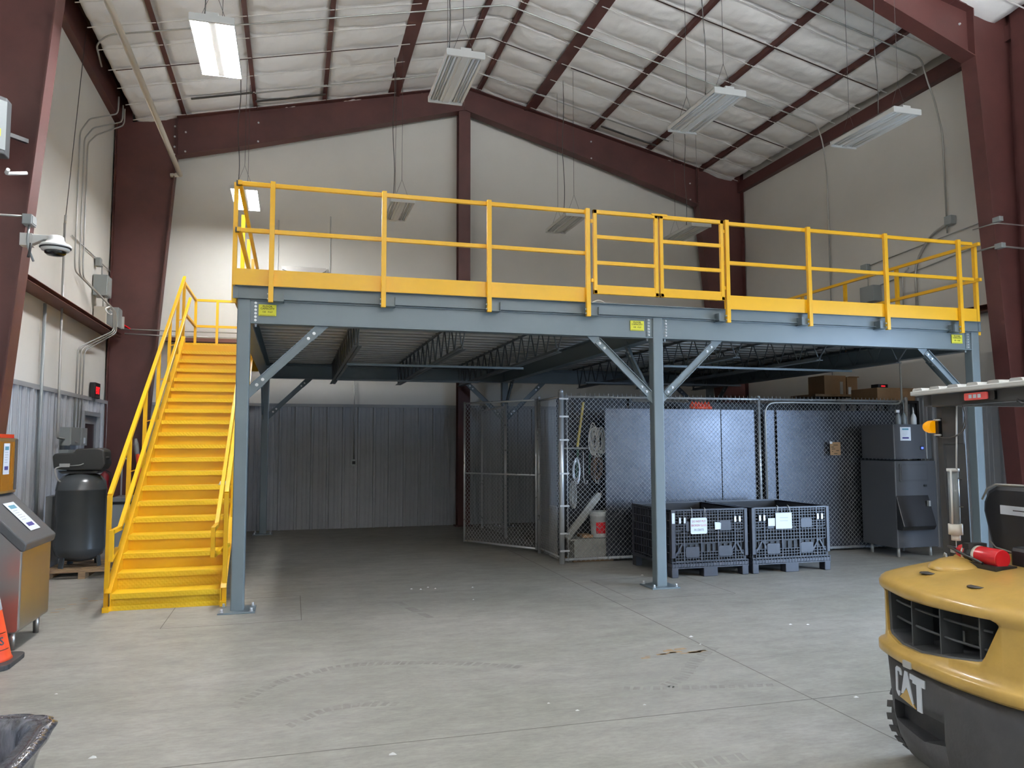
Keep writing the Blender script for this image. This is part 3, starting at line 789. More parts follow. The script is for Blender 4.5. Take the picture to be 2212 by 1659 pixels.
ebox('disconnect_switch', XW, -3.08, 14.40, 14.72, 4.20, 4.55, 'grey switch box on the left wall above the brown channel')
ebox('junction_box', XW, -3.22, 14.48, 14.62, 4.72, 4.86, 'tiny grey junction box above the upper switch box on left wall')
conduit([(-3.2, 14.55, 4.55), (-3.2, 14.55, 4.73)], .012, 'short upright conduit linking the tiny junction box and switch box')
conduit([(-3.16, 14.55, 3.92), (-3.16, 14.55, 4.2)], .016, 'short pale conduit stub under the upper switch box')
b2 = ebox('disconnect_switch', XW, -3.02, 15.02, 15.34, 3.75, 4.10, 'grey switch box with a red lever beside the far left column')
MB().box(-3.02, -2.98, 15.3, 15.36, 3.76, 3.98).build('side_plate', M['silver'], b2)
MB().beam((-3.0, 15.36, 3.84), (-2.9, 15.55, 3.78), .025, .025).build('lever', M['red'], b2)
ebox('wire_trough', XW, -3.1, 14.5, 14.95, 3.72, 4.02, 'cream coloured wire trough box behind the bundled conduits', m='creamcap')
conduit([(-3.05, 14.4, 3.95), (-3.0, 14.3, 4.0), (-3.05, 14.15, 3.93), (-3.0, 14.1, 3.85), (-3.0, 14.35, 3.86), (-3.02, 14.5, 3.9)], .012, 'coiled pale cable lying on the brown channel by the switch boxes', .06, m='white', name='cable_coil', cat='cable', grp=None)
conduit([(-3.08, 15.5, 3.78), (-2.4, YF-.16, 3.78), (-.2, YF-.16, 3.78)], .012, 'upper of two pale conduits passing the far left column', .03)
conduit([(-3.0, 15.5, 3.70), (-2.4, YF-.19, 3.68), (-.2, YF-.19, 3.68)], .012, 'lower of two pale conduits passing the far left column', .03)
bx = ebox('breaker_panel', XW, -3.14, 12.75, 13.28, 1.66, 1.93, 'pair of grey metal breaker boxes on left ribbed wall over the compressor')
MB().box(-3.14, -3.12, 13.30, 13.62, 1.66, 1.93).build('second_cover', M['boxg'], bx)
MB().box(XW+.03, -3.14, 13.30, 13.62, 1.66, 1.93).build('second_case', M['boxg'], bx)
MB().box(-3.12, -3.115, 13.42, 13.50, 1.69, 1.78).build('paper_tag', M['whitep'], bx)
ebox('control_cabinet', XW, -3.16, 12.75, 13.2, 1.30, 1.60, 'low grey metal cabinet on wall partly hidden by the compressor top')
# door in the left wall
d = MB(); d.box(XL, XL+.08, 13.93, 13.99, 0, 2.22); d.box(XL, XL+.08, 14.96, 15.02, 0, 2.22); d.box(XL, XL+.08, 13.99, 14.96, 2.15, 2.22)
d = d.build('door_1', M['ribtrim']); tag(d, kind='structure')
MB().box(XL+.002, XL+.03, 13.99, 14.96, 0, 2.15).build('door_leaf', M['doorg'], d)
MB().box(XL+.03, XL+.034, 14.15, 14.80, 1.25, 2.02).build('door_glass', M['glassdk'], d)
MB().box(XL+.03, XL+.045, 14.12, 14.83, 2.02, 2.05).build('glass_bead', M['doorg'], d)
# exit sign
e = thing('exit_sign', (XL+.12, 14.66, 2.46), 'small black exit sign with glowing red letters above the left wall door', 'sign')
MB().rbox(XL+.02, XL+.10, 14.46, 14.84, 2.46, 2.72, .01, 2).build('housing', M['black'], e)
MB().box(XL+.02, XL+.08, 14.60, 14.70, 2.40, 2.46).build('mount', M['boxg'], e)
text('EXIT', .17, 'lettering', M['redled'], e, (XL+.103, 14.65, 2.585), (0,1,0), (0,0,1), sx=.75)

# near left column fittings
c = thing('dome_camera', (-2.25, 8.38, 3.55), 'white dome security camera on a bracket at the near left column', 'camera')
cx, cy, cz = -2.262, 8.38, 3.60
MB().lathe([(.14,-.012),(.138,.005),(.125,.02),(.09,.035),(.075,.06),(.068,.095),(.05,.105)], (cx,cy,cz), n=32).build('hood', M['white'], c)
MB().lathe([(.138,-.02),(.138,-.012)], (cx,cy,cz), n=32).build('gasket', M['black'], c)
MB().lathe([(.098,-.02),(.128,-.024),(.118,-.045),(.10,-.05)], (cx,cy,cz), n=32).build('ring', M['white'], c)
MB().lathe([(.098,-.045),(.092,-.07),(.07,-.088),(.03,-.096),(.004,-.098)], (cx,cy,cz), n=32).build('dome', M['blackgl'], c)
MB().prism([(-2.46,0,3.60),(-2.46,0,3.70),(-2.30,0,3.70),(-2.22,0,3.695),(-2.22,0,3.665),(-2.36,0,3.655)], (0,8.34,0), (0,8.42,0)).build('arm', M['white'], c, bevel=.006)
MB().box(-2.565, -2.46, 8.35, 8.452, 3.59, 3.71).build('wall_plate', M['white'], c)
j = ebox('junction_box', -2.54, -2.455, 8.30, 8.450, 3.79, 3.885, 'grey junction box above the dome camera on the near left column')
conduit([(-6.0+2.9, 8.33, 3.865), (-2.53, 8.33, 3.865)], .011, 'pale conduit running level into the box above the dome camera')
conduit([(-2.49, 8.36, 3.79), (-2.50, 8.34, 3.6), (-2.43, 8.32, 3.43)], .011, 'grey cord drooping below the box beside the dome camera', m='boxg', name='cord', cat='cord', grp=None)
conduit([(-2.45, 8.30, 3.60), (-2.46, 8.30, 3.52), (-2.47, 8.3, 3.46)], .012, 'black bolt arm under the dome camera bracket', m='black', name='cord', cat='cord', grp=None)
s = thing('wall_speaker', (-2.78, 8.22, 4.40), 'grey wall mounted speaker cabinet at the left edge on the near column', 'speaker')
MB().prism([(-2.95,8.05,4.45),(-2.78,8.05,4.45),(-2.655,8.30,4.38),(-2.655,8.30,4.88),(-2.78,8.05,4.97),(-2.95,8.05,4.97)], (0,0,0), (0,.0,0)) if False else None
MB().prism([(-2.95,8.06,0),(-2.80,8.02,0),(-2.665,8.16,0),(-2.665,8.30,0),(-2.95,8.32,0)], (0,0,4.40), (0,0,4.95)).build('case', M['darksteel'], s, bevel=.01)
MB().prism([(-2.797,8.018,0),(-2.660,8.158,0),(-2.664,8.163,0),(-2.80,8.023,0)], (0,0,4.44), (0,0,4.91)).build('front_panel', M['boxg'], s)
MB().beam((-2.72,8.28,4.65), (-2.57,8.46,4.65), .04, .04).build('mount_arm', M['black'], s)
MB().prism([(-2.720,8.092,0),(-2.690,8.120,0),(-2.694,8.127,0),(-2.724,8.099,0)], (0,0,4.56), (0,0,4.63)).build('yellow_sticker', M['signy'], s)
conduit([(-2.56, 8.455, 4.33), (-2.70, 8.33, 4.27), (-2.66, 8.26, 4.29)], .018, 'white swivel bracket under the speaker at left edge', .03, m='white', name='bracket', cat='bracket', grp=None)
# near right column fittings
j = ebox('junction_box', 9.37, 9.44, 8.33, 8.452, 4.735, 4.80, 'upper small grey box on the near right brown column')
j2 = ebox('junction_box', 9.385, 9.46, 8.33, 8.452, 4.36, 4.43, 'lower small grey box on the near right brown column')
conduit([(9.345, 8.75, 4.715), (9.36, 8.44, 4.715), (9.42, 8.40, 4.72), (10.3, 8.40, 4.72)], .010, 'thin conduit passing under upper box on the right column', .03)
conduit([(9.36, 8.74, 4.39), (9.40, 8.42, 4.40), (10.3, 8.41, 4.39)], .014, 'thicker conduit passing through lower box on the right column', .03)
def rw(p): return (p[0]*.9685, p[1]*.9685, 1.67+(p[2]-1.67)*.9685)
_conduit, _ebox = conduit, ebox
def conduit(pts, *a, **k): return _conduit([rw(p) for p in pts], *a, **k)
def ebox(nm, x0, x1, y0, y1, z0, z1, *a, **k):
    a0 = rw((x0,y0,z0)); a1 = rw((x1,y1,z1)); return _ebox(nm, a0[0], a1[0], a0[1], a1[1], a0[2], a1[2], *a, **k)
# right wall fittings
ebox('junction_box', 10.24, 10.33, 11.95, 12.12, 4.88, 5.0, 'small grey box high on the right wall beyond the right railing')
ebox('control_box', 10.15, 10.33, 11.7, 12.05, 4.26, 4.55, 'flat grey control box on the right wall behind the right railing')
conduit([(10.3, 12.0, 4.5), (10.3, 12.0, 4.9)], .010, 'short conduit joining the two grey boxes on the right wall')
conduit([(10.31, 11.95, 4.97), (10.31, 9.3, 5.12)], .010, 'upper slender conduit running level along the right wall')
conduit([(10.31, 11.7, 4.55), (10.31, 9.3, 4.78)], .010, 'middle slender conduit running level along the right wall')
conduit([(10.3, 10.1, 5.27), (10.3, 10.5, 5.16), (10.3, 10.85, 4.75), (10.3, 10.85, 3.9)], .020, 'thick bent conduit curving down the right wall, right one of two', .25)
conduit([(10.3, 11.0, 4.72), (10.3, 11.15, 4.6), (10.3, 11.15, 3.9)], .014, 'thick bent conduit curving down the right wall, left one of two', .12)
ebox('junction_box', 10.22, 10.33, 9.98, 10.12, 5.22, 5.36, 'grey box with a thick bent conduit on the right wall by the corner post')
conduit([(10.31, 13.1, 3.9), (10.31, 13.1, 2.5)], .010, 'slender conduit on right wall just under the deck')
conduit, ebox = _conduit, _ebox
# far wall fittings
conduit([(1.18, YB-.06, 3.0), (1.18, YB-.06, 1.36)], .011, 'thin conduit dropping to a round box on the far ribbed wall')
o = thing('outlet_box', (1.18, YB-.08, 1.24), 'small round outlet box on the far ribbed wall under the deck', 'outlet')
MB().rbox(1.11, 1.25, YB-.11, YB-.045, 1.23, 1.37, .05, 5, 'y').build('case', M['boxg'], o)
MB().box(1.15, 1.21, YB-.115, YB-.105, 1.27, 1.33).build('cover', M['black'], o)
for x, a, b in ((-.35, 5.2, 6.15), (.66, 5.0, 6.3)):
    conduit([(x, YB-.02, 3.4), (x, YB-.02, b)], .010, 'white upright conduit on the far wall beside the steel vent', m='white')
v = thing('wall_vent', (.15, YB-.06, 4.6), 'shiny steel vent hood low on the far wall behind left railing', 'vent')
MB().box(-.28, .60, YB-.06, YB, 4.35, 5.215).build('frame', M['white'], v)
MB().prism([(-.26,0,5.20),(.58,0,5.20),(.58,0,5.14),(.45,0,5.08),(.16,0,5.05),(-.12,0,5.08),(-.26,0,5.14)], (0,YB-.12,0), (0,YB-.06,0)).build('hood', M['steel'], v)
MB().box(-.24, .56, YB-.075, YB-.06, 4.4, 5.02).build('louvre_panel', M['glassdk'], v)
# things lying on the deck behind the gates
o = MB().rbox(3.34, 3.95, 8.7, 9.3, 3.306, 3.33, .03).build('rubber_mat', M['black']); tag(o, 'black flat sheet lying on the deck behind the left swing gate', 'mat')
o = MB().tube([(3.36+.20*t/10, 8.48, 3.31+.045*math.sin(PI*t/10)) for t in range(11)], .012, 8).build('hose_piece', M['white']); tag(o, 'short curved white hose on the deck edge under the left gate', 'hose')

# ------------------------------------------------------------ storage cage
def chainlink(par, p0, p1, z0, z1, name='chain_link_mesh', r=.0026, tips=True, a=.0355):
    p0 = V(p0); p1 = V(p1); L = (p1-p0).length; d = (p1-p0)/L; nrm = V((-d.y, d.x, 0)); m = MB(); n = int(L/a)
    nz = int((z1-z0)/a)
    for i in range(n):
        vs = []; fs = []
        for k in range(nz+1):
            side = (k + i) % 2
            q = p0 + d*(a*(i+side)) + V((0,0,z0 + a*k)) + nrm*(.003 if side else -.003)
            vs += [q + d*r, q - d*r*.5 + nrm*r*.87, q - d*r*.5 - nrm*r*.87]
        for k in range(nz):
            b = 3*k
            for c in range(3): fs.append((b+c, b+(c+1)%3, b+3+(c+1)%3, b+3+c))
        m.add(vs, fs, True)
        if tips and i % 2 == 0:
            q = p0 + d*(a*(i+.5)) + V((0,0,z0+a*nz))
            m.tube([q, q+V((0,0,.045))], .0035, 4)
    return m.build(name, M['wire'], par, fix=False)
def ball(m, c, r): return m.lathe([(r*math.sin(PI*t/8)+.0005, -r*math.cos(PI*t/8)) for t in range(9)], c, n=16)
FY = 10.38
F1 = thing('chain_link_fence', (6.4, FY, 0), 'long front chain link fence of the storage cage under the deck', 'fence', 'fences of the storage cage')
for x, r, zt in ((3.64, .038, 2.40), (6.83, .022, 2.37), (9.55, .03, 2.38)):
    pm = MB().cyl((x, FY, 0), (x, FY, zt), r, 20); ball(pm, (x, FY, zt), r*1.02); pm.build('fence_post', M['galv'], F1)
MB().cyl((3.64, FY, 2.335), (9.55, FY, 2.335), .019, 14).build('top_rail', M['galv'], F1)
MB().cyl((3.68, FY, .055), (9.55, FY, .055), .019, 14).build('bottom_rail', M['galv'], F1)
MB().cyl((3.725, FY-.02, .03), (3.725, FY-.02, 2.36), .006, 8).build('tension_bar', M['galv'], F1)
for z in (.18, .42, .80, 1.25, 1.72, 2.05, 2.30):
    MB().box(3.60, 3.74, FY-.045, FY-.035, z-.012, z+.012).build('band', M['galv'], F1)
tag(chainlink(F1, (3.70, FY-.024, 0), (9.5, FY-.024, 0), .03, 2.345), kind='stuff')
F2 = thing('chain_link_fence', (3.64, 10.9, 0), 'short left side chain link fence beside the gate of the cage', 'fence', 'fences of the storage cage')
pm = MB().cyl((3.66, 11.47, 0), (3.66, 11.47, 2.38), .028, 18); ball(pm, (3.66, 11.47, 2.38), .03); pm.build('fence_post', M['galv'], F2)
MB().cyl((3.64, FY, 2.33), (3.66, 11.47, 2.33), .017, 12).build('top_rail', M['galv'], F2)
MB().cyl((3.64, FY, .08), (3.66, 11.47, .08), .012, 12).build('bottom_rail', M['galv'], F2)
for z in (.5, 1.2, 1.9): MB().lathe([(.034,-.012),(.034,.012)], (3.66, 11.47, z), n=16).build('band', M['galv'], F2)
tag(chainlink(F2, (3.635, FY+.03, 0), (3.655, 11.44, 0), .04, 2.34, tips=False), kind='stuff')
# gate leaf swung open
GA, GBt = V((3.59, 11.40, 0)), V((2.75, 12.68, 0))
G = thing('chain_link_gate', (3.59, 11.4, 0), 'chain link gate swung open to the left of the storage cage', 'gate')
for q, nm in ((GA, 'hinge_stile'), (GBt, 'free_stile')): MB().cyl(q+V((0,0,.06)), q+V((0,0,2.36)), .019, 14).build(nm, M['galv'], G)
for z in (.08, 1.19, 2.34): MB().cyl(GA+V((0,0,z)), GBt+V((0,0,z)), .017 if z != 1.19 else .012, 12).build('gate_rail', M['galv'], G)
for z in (.55, 1.85): MB().lathe([(.03,-.03),(.034,0),(.03,.03)], GA+V((.03,.03,z)), n=14).build('hinge', M['silver'], G)
tag(chainlink(G, GBt+V((.02,-.02,0)), GA+V((-.01,.01,0)), .08, 2.34, tips=False), kind='stuff')
# posts and fence on the far side of the gate opening
F3 = thing('chain_link_fence', (3.66, 14.2, 0), 'dim far chain link fence of the cage seen through the open gate', 'fence', 'fences of the storage cage')
for yy in (13.42, 15.2):
    MB().cyl((3.66, yy, 0), (3.66, yy, 2.38), .028, 14).build('fence_post', M['galv'], F3)
MB().cyl((3.66, 13.42, 2.33), (3.66, 15.2, 2.33), .017, 10).build('top_rail', M['galv'], F3)
tag(chainlink(F3, (3.66, 13.45, 0), (3.66, 15.18, 0), .05, 2.34, tips=False, r=.002), kind='stuff')
# sheet metal panels inside the fence
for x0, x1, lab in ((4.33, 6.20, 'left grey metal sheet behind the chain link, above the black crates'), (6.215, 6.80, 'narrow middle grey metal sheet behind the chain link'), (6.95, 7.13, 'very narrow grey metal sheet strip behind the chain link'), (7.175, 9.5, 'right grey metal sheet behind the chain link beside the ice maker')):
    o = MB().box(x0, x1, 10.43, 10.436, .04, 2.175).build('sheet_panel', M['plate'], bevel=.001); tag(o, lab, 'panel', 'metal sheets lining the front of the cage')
conduit([(6.90, FY-.06, 0.02), (6.90, FY-.06, 2.28), (7.3, FY-.06, 2.29), (9.82-.4, FY-.06, 2.29), (9.42, FY-.06, 2.55), (9.42, FY-.06, 3.19)], .016, 'bent conduit on the cage front rising to the deck at right', .3)
# note, orange strap
n_ = thing('cardboard_note', (8.13, FY-.05, 1.55), 'handwritten cardboard note taped to the fence near the ice maker', 'note')
MB().box(8.05, 8.24, FY-.045, FY-.041, 1.48, 1.68).build('card', M['card'], n_)
for zz, a, b in ((1.63,8.11,8.19),(1.60,8.07,8.12),(1.57,8.08,8.14),(1.545,8.16,8.21),(1.53,8.08,8.10),(1.50,8.12,8.18)):
    MB().box(a, b, FY-.047, FY-.045, zz, zz+.010).build('handwriting', M['ink'], n_)
MB().box(8.045, 8.09, FY-.048, FY-.044, 1.655, 1.69).build('tape', M['white'], n_)
o = thing('strap_bundle', (5.93, 10.46, 2.20), 'rolled bright orange strap resting on the top of the metal sheet', 'strap')
for k in range(6):
    MB().tube([(5.72+.055*k, 10.47, 2.215), (5.745+.055*k, 10.44, 2.285), (5.775+.05*k, 10.45, 2.24), (5.80+.05*k, 10.48, 2.20), (5.74+.055*k, 10.49, 2.20)], .018, 8).build('loop', M['orange'], o)
MB().cyl((5.72, 10.475, 2.205), (6.08, 10.475, 2.20), .024, 10).build('roll', M['orange'], o)

# contents of the cage
def coil(name, c, rx, rzz, n, m, label, cat, r=.008, jx=.03):
    o = MB()
    for k in range(n):
        ox, oz = random.uniform(-jx, jx), random.uniform(-jx, jx); yy = c[1]+random.uniform(-.03, .03); s = random.uniform(.7, 1.1)
        o.tube([(c[0]+ox+rx*s*math.cos(2*PI*t/14), yy+.01*math.sin(t), c[2]+oz+rzz*s*math.sin(2*PI*t/14)) for t in range(14)], r, 5, closed=True)
    o = o.build(name, M[m]); return tag(o, label, cat)
coil('rope_coil', (4.29, 10.64, 1.74), .06, .20, 17, 'rope', 'tangled dirty white rope bundle hanging behind the fence', 'rope', .007, .085)
coil('rope_coil', (4.30, 10.66, 1.33), .07, .19, 9, 'ropebr', 'brown and white cord coil hanging below the white rope bundle', 'rope', .006, .03)
coil('hose_coil', (3.96, 10.62, 1.28), .05, .17, 6, 'galv', 'grey coiled cable hanging just right of the corner post', 'cable', .006, .02)
coil('hose_coil', (3.92, 10.66, .93), .035, .20, 6, 'dirty', 'frayed grey rag and cable hanging low by the corner post', 'cable', .008, .02)
o = MB().beam((4.02, 10.75, 1.62), (4.12, 10.75, 2.28), .035, .03).build('broom_handle', M['broom']); tag(o, 'yellow flat broom handle leaning inside the cage', 'handle')
for x, lab in ((4.10, 'left'), (4.28, 'right')):
    o = MB().tube([(x, 10.72, 1.55), (x, 10.72, 1.18), (x+.02, 10.72, 1.09), (x+.05, 10.72, 1.08), (x+.065, 10.72, 1.13)], .010, 8).build('tow_hook', M['galv']); tag(o, 'steel hook hanging inside the cage, %s of the two under the ropes' % lab, 'hook', 'hooks hanging in the cage')
for x, z, lab in ((4.02, 1.38, 'left'), (4.22, 1.42, 'right')):
    o = MB().beam((x, 10.8, z-.2), (x+.03, 10.8, z+.25), .03, .02).build('hand_tool', M['green']); tag(o, 'dark green tool handle hanging among the ropes, %s one' % lab, 'tool', 'green tool handles in the cage')
rl = thing('tool_rack', (4.6, 11.0, 1.6), 'dark rack board inside the cage holding the ropes', 'rack')
MB().box(3.75, 4.95, 10.88, 10.90, .10, 2.36).build('board', M['bindk'], rl)
MB().box(3.76, 3.80, 10.84, 10.88, 0, 2.36).build('upright', M['black'], rl); MB().box(4.90, 4.94, 10.84, 10.88, 0, 2.36).build('upright', M['black'], rl)
o = MB().box(4.97, 8.70, 10.88, 10.90, 0, 2.30).build('black_backdrop', M['bindk']); tag(o, 'long black screen added inside the cage behind the metal sheets', 'backdrop')  # made-up black sheet, added to keep the cage interior dark
MB().cyl((3.78, 10.78, 1.60), (4.92, 10.78, 1.60), .012, 8).build('hanging_bar', M['galv'], rl)
sh = thing('storage_crate', (4.1, 10.7, 0), 'dirty grey low crate on the floor inside the cage corner', 'crate')
MB().box(3.86, 4.42, 10.48, 10.86, .03, .30).build('body', M['dirty'], sh); MB().box(3.80, 4.46, 10.46, 10.88, .30, .32).build('lid', M['dirty'], sh)
MB().box(3.84, 4.45, 10.46, 10.88, 0, .03).build('skid', M['wood'], sh)
bk = thing('bucket', (4.30, 10.62, .32), 'white paint bucket with a red label standing on the grey crate', 'bucket')
MB().lathe([(.115,0),(.12,.01),(.138,.30),(.144,.302),(.144,.315),(.140,.33),(.144,.335),(.144,.365),(.138,.372),(.128,.36),(.118,.10)], (4.30,10.62,.322), n=32).build('body', M['white'], bk)
lab_ = MB(); rr = []
for zz, r_ in ((.06,.1265),(.22,.1345)):
    rr.append([(4.30+r_*math.sin(t), 10.62-r_*math.cos(t), .322+zz) for t in [-.75+1.1*i/8 for i in range(9)]])
lab_.grid(rr); lab_.build('red_label', M['red'], bk, fix=False)
MB().tube([(4.16, 10.62, .62), (4.17, 10.53, .52), (4.24, 10.49, .46), (4.34, 10.50, .47), (4.42, 10.56, .55), (4.44, 10.62, .64)], .004, 6).build('bail', M['wire'], bk)
pl = MB().prism([(3.72,0,.36),(3.80,0,.30),(4.26,0,.86),(4.30,0,.95),(4.24,0,.97),(4.16,0,.90)], (0,10.50,0), (0,10.53,0)).build('board', M['dirty'], bevel=.004); tag(pl, 'weathered grey board leaning diagonally inside the fence', 'board')
o = MB().cyl((4.25, 10.55, .90), (4.62, 10.56, 1.28), .012, 8).build('pole', M['cable']); tag(o, 'thin dark pole leaning diagonally above the grey board', 'pole')
o = MB().box(4.02, 4.18, 10.56, 10.80, .322, .36).build('rag', M['card']); tag(o, 'folded tan rag on the crate left of the bucket', 'rag')
o = MB().prism([(3.70,10.75,0),(3.76,10.9,0),(3.78,11.1,0),(3.72,11.2,0)], (0,0,0), (0,0,.75)).build('sack', M['dirty'], bevel=.01); tag(o, 'tall dusty sack standing behind the side fence', 'sack')
# tall cabinet and boxes at the back of the cage
cb = thing('storage_shelf', (9.25, 11.9, 0), 'tall dark storage shelf at the back right of the cage', 'shelf')
for x in (8.82, 9.66):
    for y in (11.62, 12.2): MB().box(x-.02, x+.02, y-.02, y+.02, 0, 2.48).build('upright', M['black'], cb)
for z in (.3, 1.0, 1.7, 2.2): MB().box(8.80, 9.68, 11.60, 12.22, z, z+.03).build('shelf_board', M['black'], cb)
MB().box(8.74, 9.74, 11.56, 12.26, 2.48, 2.52).build('top_board', M['wood'], cb)
MB().box(8.80, 9.68, 12.20, 12.22, .3, 2.48).build('back_panel', M['black'], cb)
b_ = thing('cardboard_box', (9.2, 11.9, 2.52), 'brown taped cardboard box, left one on top of the dark shelf', 'box', 'cardboard boxes above the cage')
MB().box(9.0, 9.45, 11.65, 12.1, 2.52, 2.86).build('carton', M['card'], b_, bevel=.006); MB().box(9.32, 9.38, 11.645, 11.65, 2.53, 2.75).build('tape', M['silver'], b_)
b_ = thing('cardboard_box', (9.6, 11.9, 2.52), 'open brown cardboard box with a paper label, right one on dark shelf', 'box', 'cardboard boxes above the cage')
MB().box(9.48, 9.70, 11.66, 12.05, 2.52, 2.84).build('carton', M['card'], b_, bevel=.004); MB().box(9.50, 9.56, 11.652, 11.66, 2.53, 2.66).build('label', M['whitep'], b_)
MB().box(9.50, 9.69, 11.60, 11.66, 2.83, 2.845).build('flap', M['card'], b_)
s2 = thing('storage_shelf', (9.6, 10.9, 0), 'dark shelf against the right wall carrying the wide carton', 'shelf')
MB().box(9.15, 9.97, 10.55, 11.3, 2.32, 2.36).build('shelf_board', M['black'], s2)
for x in (9.17, 9.95):
    for y in (10.57, 11.28): MB().box(x-.02, x+.02, y-.02, y+.02, 0, 2.32).build('upright', M['black'], s2)
for z in (.4, 1.2, 1.8): MB().box(9.15, 9.97, 10.55, 11.3, z, z+.03).build('shelf_board', M['black'], s2)
b_ = thing('cardboard_box', (9.55, 10.9, 2.36), 'wide brown carton on the shelf near the right wall', 'box', 'cardboard boxes above the cage')
MB().box(9.18, 9.93, 10.58, 11.2, 2.36, 2.57).build('carton', M['card'], b_, bevel=.005)
b_ = thing('clock_radio', (9.35, 10.7, 2.57), 'small black device with a glowing red display on the wide carton', 'radio')
MB().rbox(9.24, 9.44, 10.62, 10.80, 2.571, 2.63, .02, 3).build('case', M['black'], b_); MB().box(9.30, 9.37, 10.612, 10.62, 2.59, 2.607).build('display', M['redled'], b_)

# ------------------------------------------------------- collapsible bins
def bin_(x0, x1, label):
    y0, y1, H = 8.88, 10.05, .84
    w = x1-x0
    b = thing('bulk_crate', ((x0+x1)/2, (y0+y1)/2, 0), label, 'crate', 'black collapsible bulk crates in front of the cage')
    f = MB()
    f.box(x0, x1, y0, y1, .13, .17); f.box(x0+.02, x1-.02, y0+.02, y1-.02, .17, .20)
    f.build('base', M['bin'], b)
    for fx in (x0, x0+w/2-.1, x1-.09):
        ww = .2 if abs(fx-(x0+w/2-.1)) < 1e-6 else .09
        for fy in (y0, y1-.12): MB().box(fx, fx+ww, fy, fy+.12, 0.0, .13).build('foot', M['bin'], b, bevel=.008)
    for yy, nm in ((y0+.03, 'front_wall'), (y1-.05, 'back_wall')): MB().box(x0+.03, x1-.03, yy, yy+.02, .17, H-.01).build(nm, M['bindk'], b)
    for xx in (x0+.015, x1-.035): MB().box(xx, xx+.02, y0+.03, y1-.03, .17, H-.01).build('side_wall', M['bindk'] if xx < x0+.1 else M['bin'], b)
    # lattice of ribs on front and left side
    g = MB(); t = .004
    z_ = [.20, .235, .27, .305, .42, .46, .50, .545, .585, .615, .65, .69, .73, .765, .80]
    for z in z_: g.box(x0+.06, x1-.06, y0+.008, y0+.03, z-t, z+t)
    n = 24
    for i in range(n+1):
        x = x0+.06+(w-.12)*i/n
        if i % 6 == 3 : g.box(x-t*2, x+t*2, y0+.006, y0+.03, .17, .83)
        else:
            g.box(x-t*.8, x+t*.8, y0+.010, y0+.03, .17, .40 if i % 2 else .30); g.box(x-t*.8, x+t*.8, y0+.010, y0+.03, .42, .56); g.box(x-t*.8, x+t*.8, y0+.010, y0+.03, .58, .83)
    for s in (1, -1):
        xc = x0+.16 if s > 0 else x1-.16
        g.beam((xc, y0+.012, .42), (xc-.09, y0+.012, .28), .02, .007, up=(0,1,0)); g.beam((xc, y0+.012, .42), (xc+.09, y0+.012, .26), .02, .007, up=(0,1,0))
    g.build('front_lattice', M['bin'], b)
    g = MB()
    for z in (.2, .3, .4, .5, .6, .7, .8): g.box(x0, x0+.016, y0+.05, y1-.05, z-t, z+t)
    for i in range(15):
        y = y0+.06+(y1-y0-.12)*i/14; g.box(x0, x0+.016, y-t, y+t, .17, .83)
    g.build('side_lattice', M['bin'], b)
    # lower skirt with pockets
    g = MB(); g.box(x0, x1, y0-.004, y0+.03, .185, .195); g.box(x0, x1, y0-.004, y0+.03, .11, .125)
    for i in range(27):
        x = x0+.01+(w-.02)*i/26; g.box(x-.004, x+.004, y0-.004, y0+.03, .12, .19)
    g.build('skirt', M['bin'], b)
    # smooth pads and corner posts
    for cx in (x0+w*.27, x0+w*.70):
        for zc, hh, ww in ((.31, .13, .19), (.625, .12, .17)):
            MB().rbox(cx-ww/2, cx+ww/2, y0+.002, y0+.03, zc-hh/2, zc+hh/2, .02, 3, 'y').build('pad', M['bin'], b)
    for xx in (x0, x1-.05): MB().box(xx, xx+.05, y0-.002, y0+.05, .24, H).build('corner_post', M['bin'], b, bevel=.006)
    for xx in (x0, x1-.05): MB().box(xx, xx+.05, y1-.05, y1, .17, H).build('corner_post', M['bin'], b)
    MB().box(x0, x1, y0, y0+.035, H-.02, H).build('rim', M['bin'], b); MB().box(x0, x1, y1-.035, y1, H-.02, H+.012).build('rim', M['bin'], b)
    for xx in (x0, x1-.035): MB().box(xx, xx+.035, y0, y1, H-.02, H).build('rim', M['bin'], b)
    for cx in (x0+.10, x0+.165, x1-.20, x1-.135):
        MB().rbox(cx, cx+.038, y0-.002, y0+.012, .66, .75, .008, 2, 'y').build('latch_pocket', M['black'], b)
        MB().rbox(cx+.006, cx+.032, y0-.008, y0+.0, .67, .74, .006, 2, 'y').build('latch', M['silver'], b)
    return b
B1 = bin_(4.555, 5.635, 'black lattice bulk crate behind the middle column, with a safety sign')
B2 = bin_(5.695, 6.865, 'black lattice bulk crate on the right, with a white board hung on it')
sg = thing('hanging_sign', (4.93, 8.865, .60), 'white plastic warning sign with red lettering hung on the left crate', 'sign')
MB().rbox(4.815, 5.045, 8.862, 8.868, .535, .735, .02, 4, 'y').build('board', M['whitep'], sg)
for t, z, mt in (('DO NOT PUT', .69, 'redink'), ('BROKEN GLASS', .64, 'redink'), ('IN CRATE', .585, 'greyink')): text(t, .036, 'lettering', M[mt], sg, (4.93, 8.8615, z), (1,0,0), (0,0,1), sx=.85)
for x in (4.835, 5.02): MB().tube([(x, 8.864, .72), (x, 8.868, .85), (x+.005, 8.90, .86)], .003, 5).build('string', M['white'], sg)
o = MB().prism([(5.16,0,.58),(5.24,0,.585),(5.245,0,.66),(5.22,0,.67),(5.155,0,.675)], (0,8.868,0), (0,8.871,0)).build('sticker', M['whitep']); tag(o, 'torn white paper sticker right of the warning sign', 'sticker')
o = MB().prism([(4.56,0,.67),(4.60,0,.67),(4.60,0,.80),(4.56,0,.80)], (0,8.868,0), (0,8.871,0)).build('sticker', M['whitep']); tag(o, 'white tag at the left end of the left crate', 'sticker')
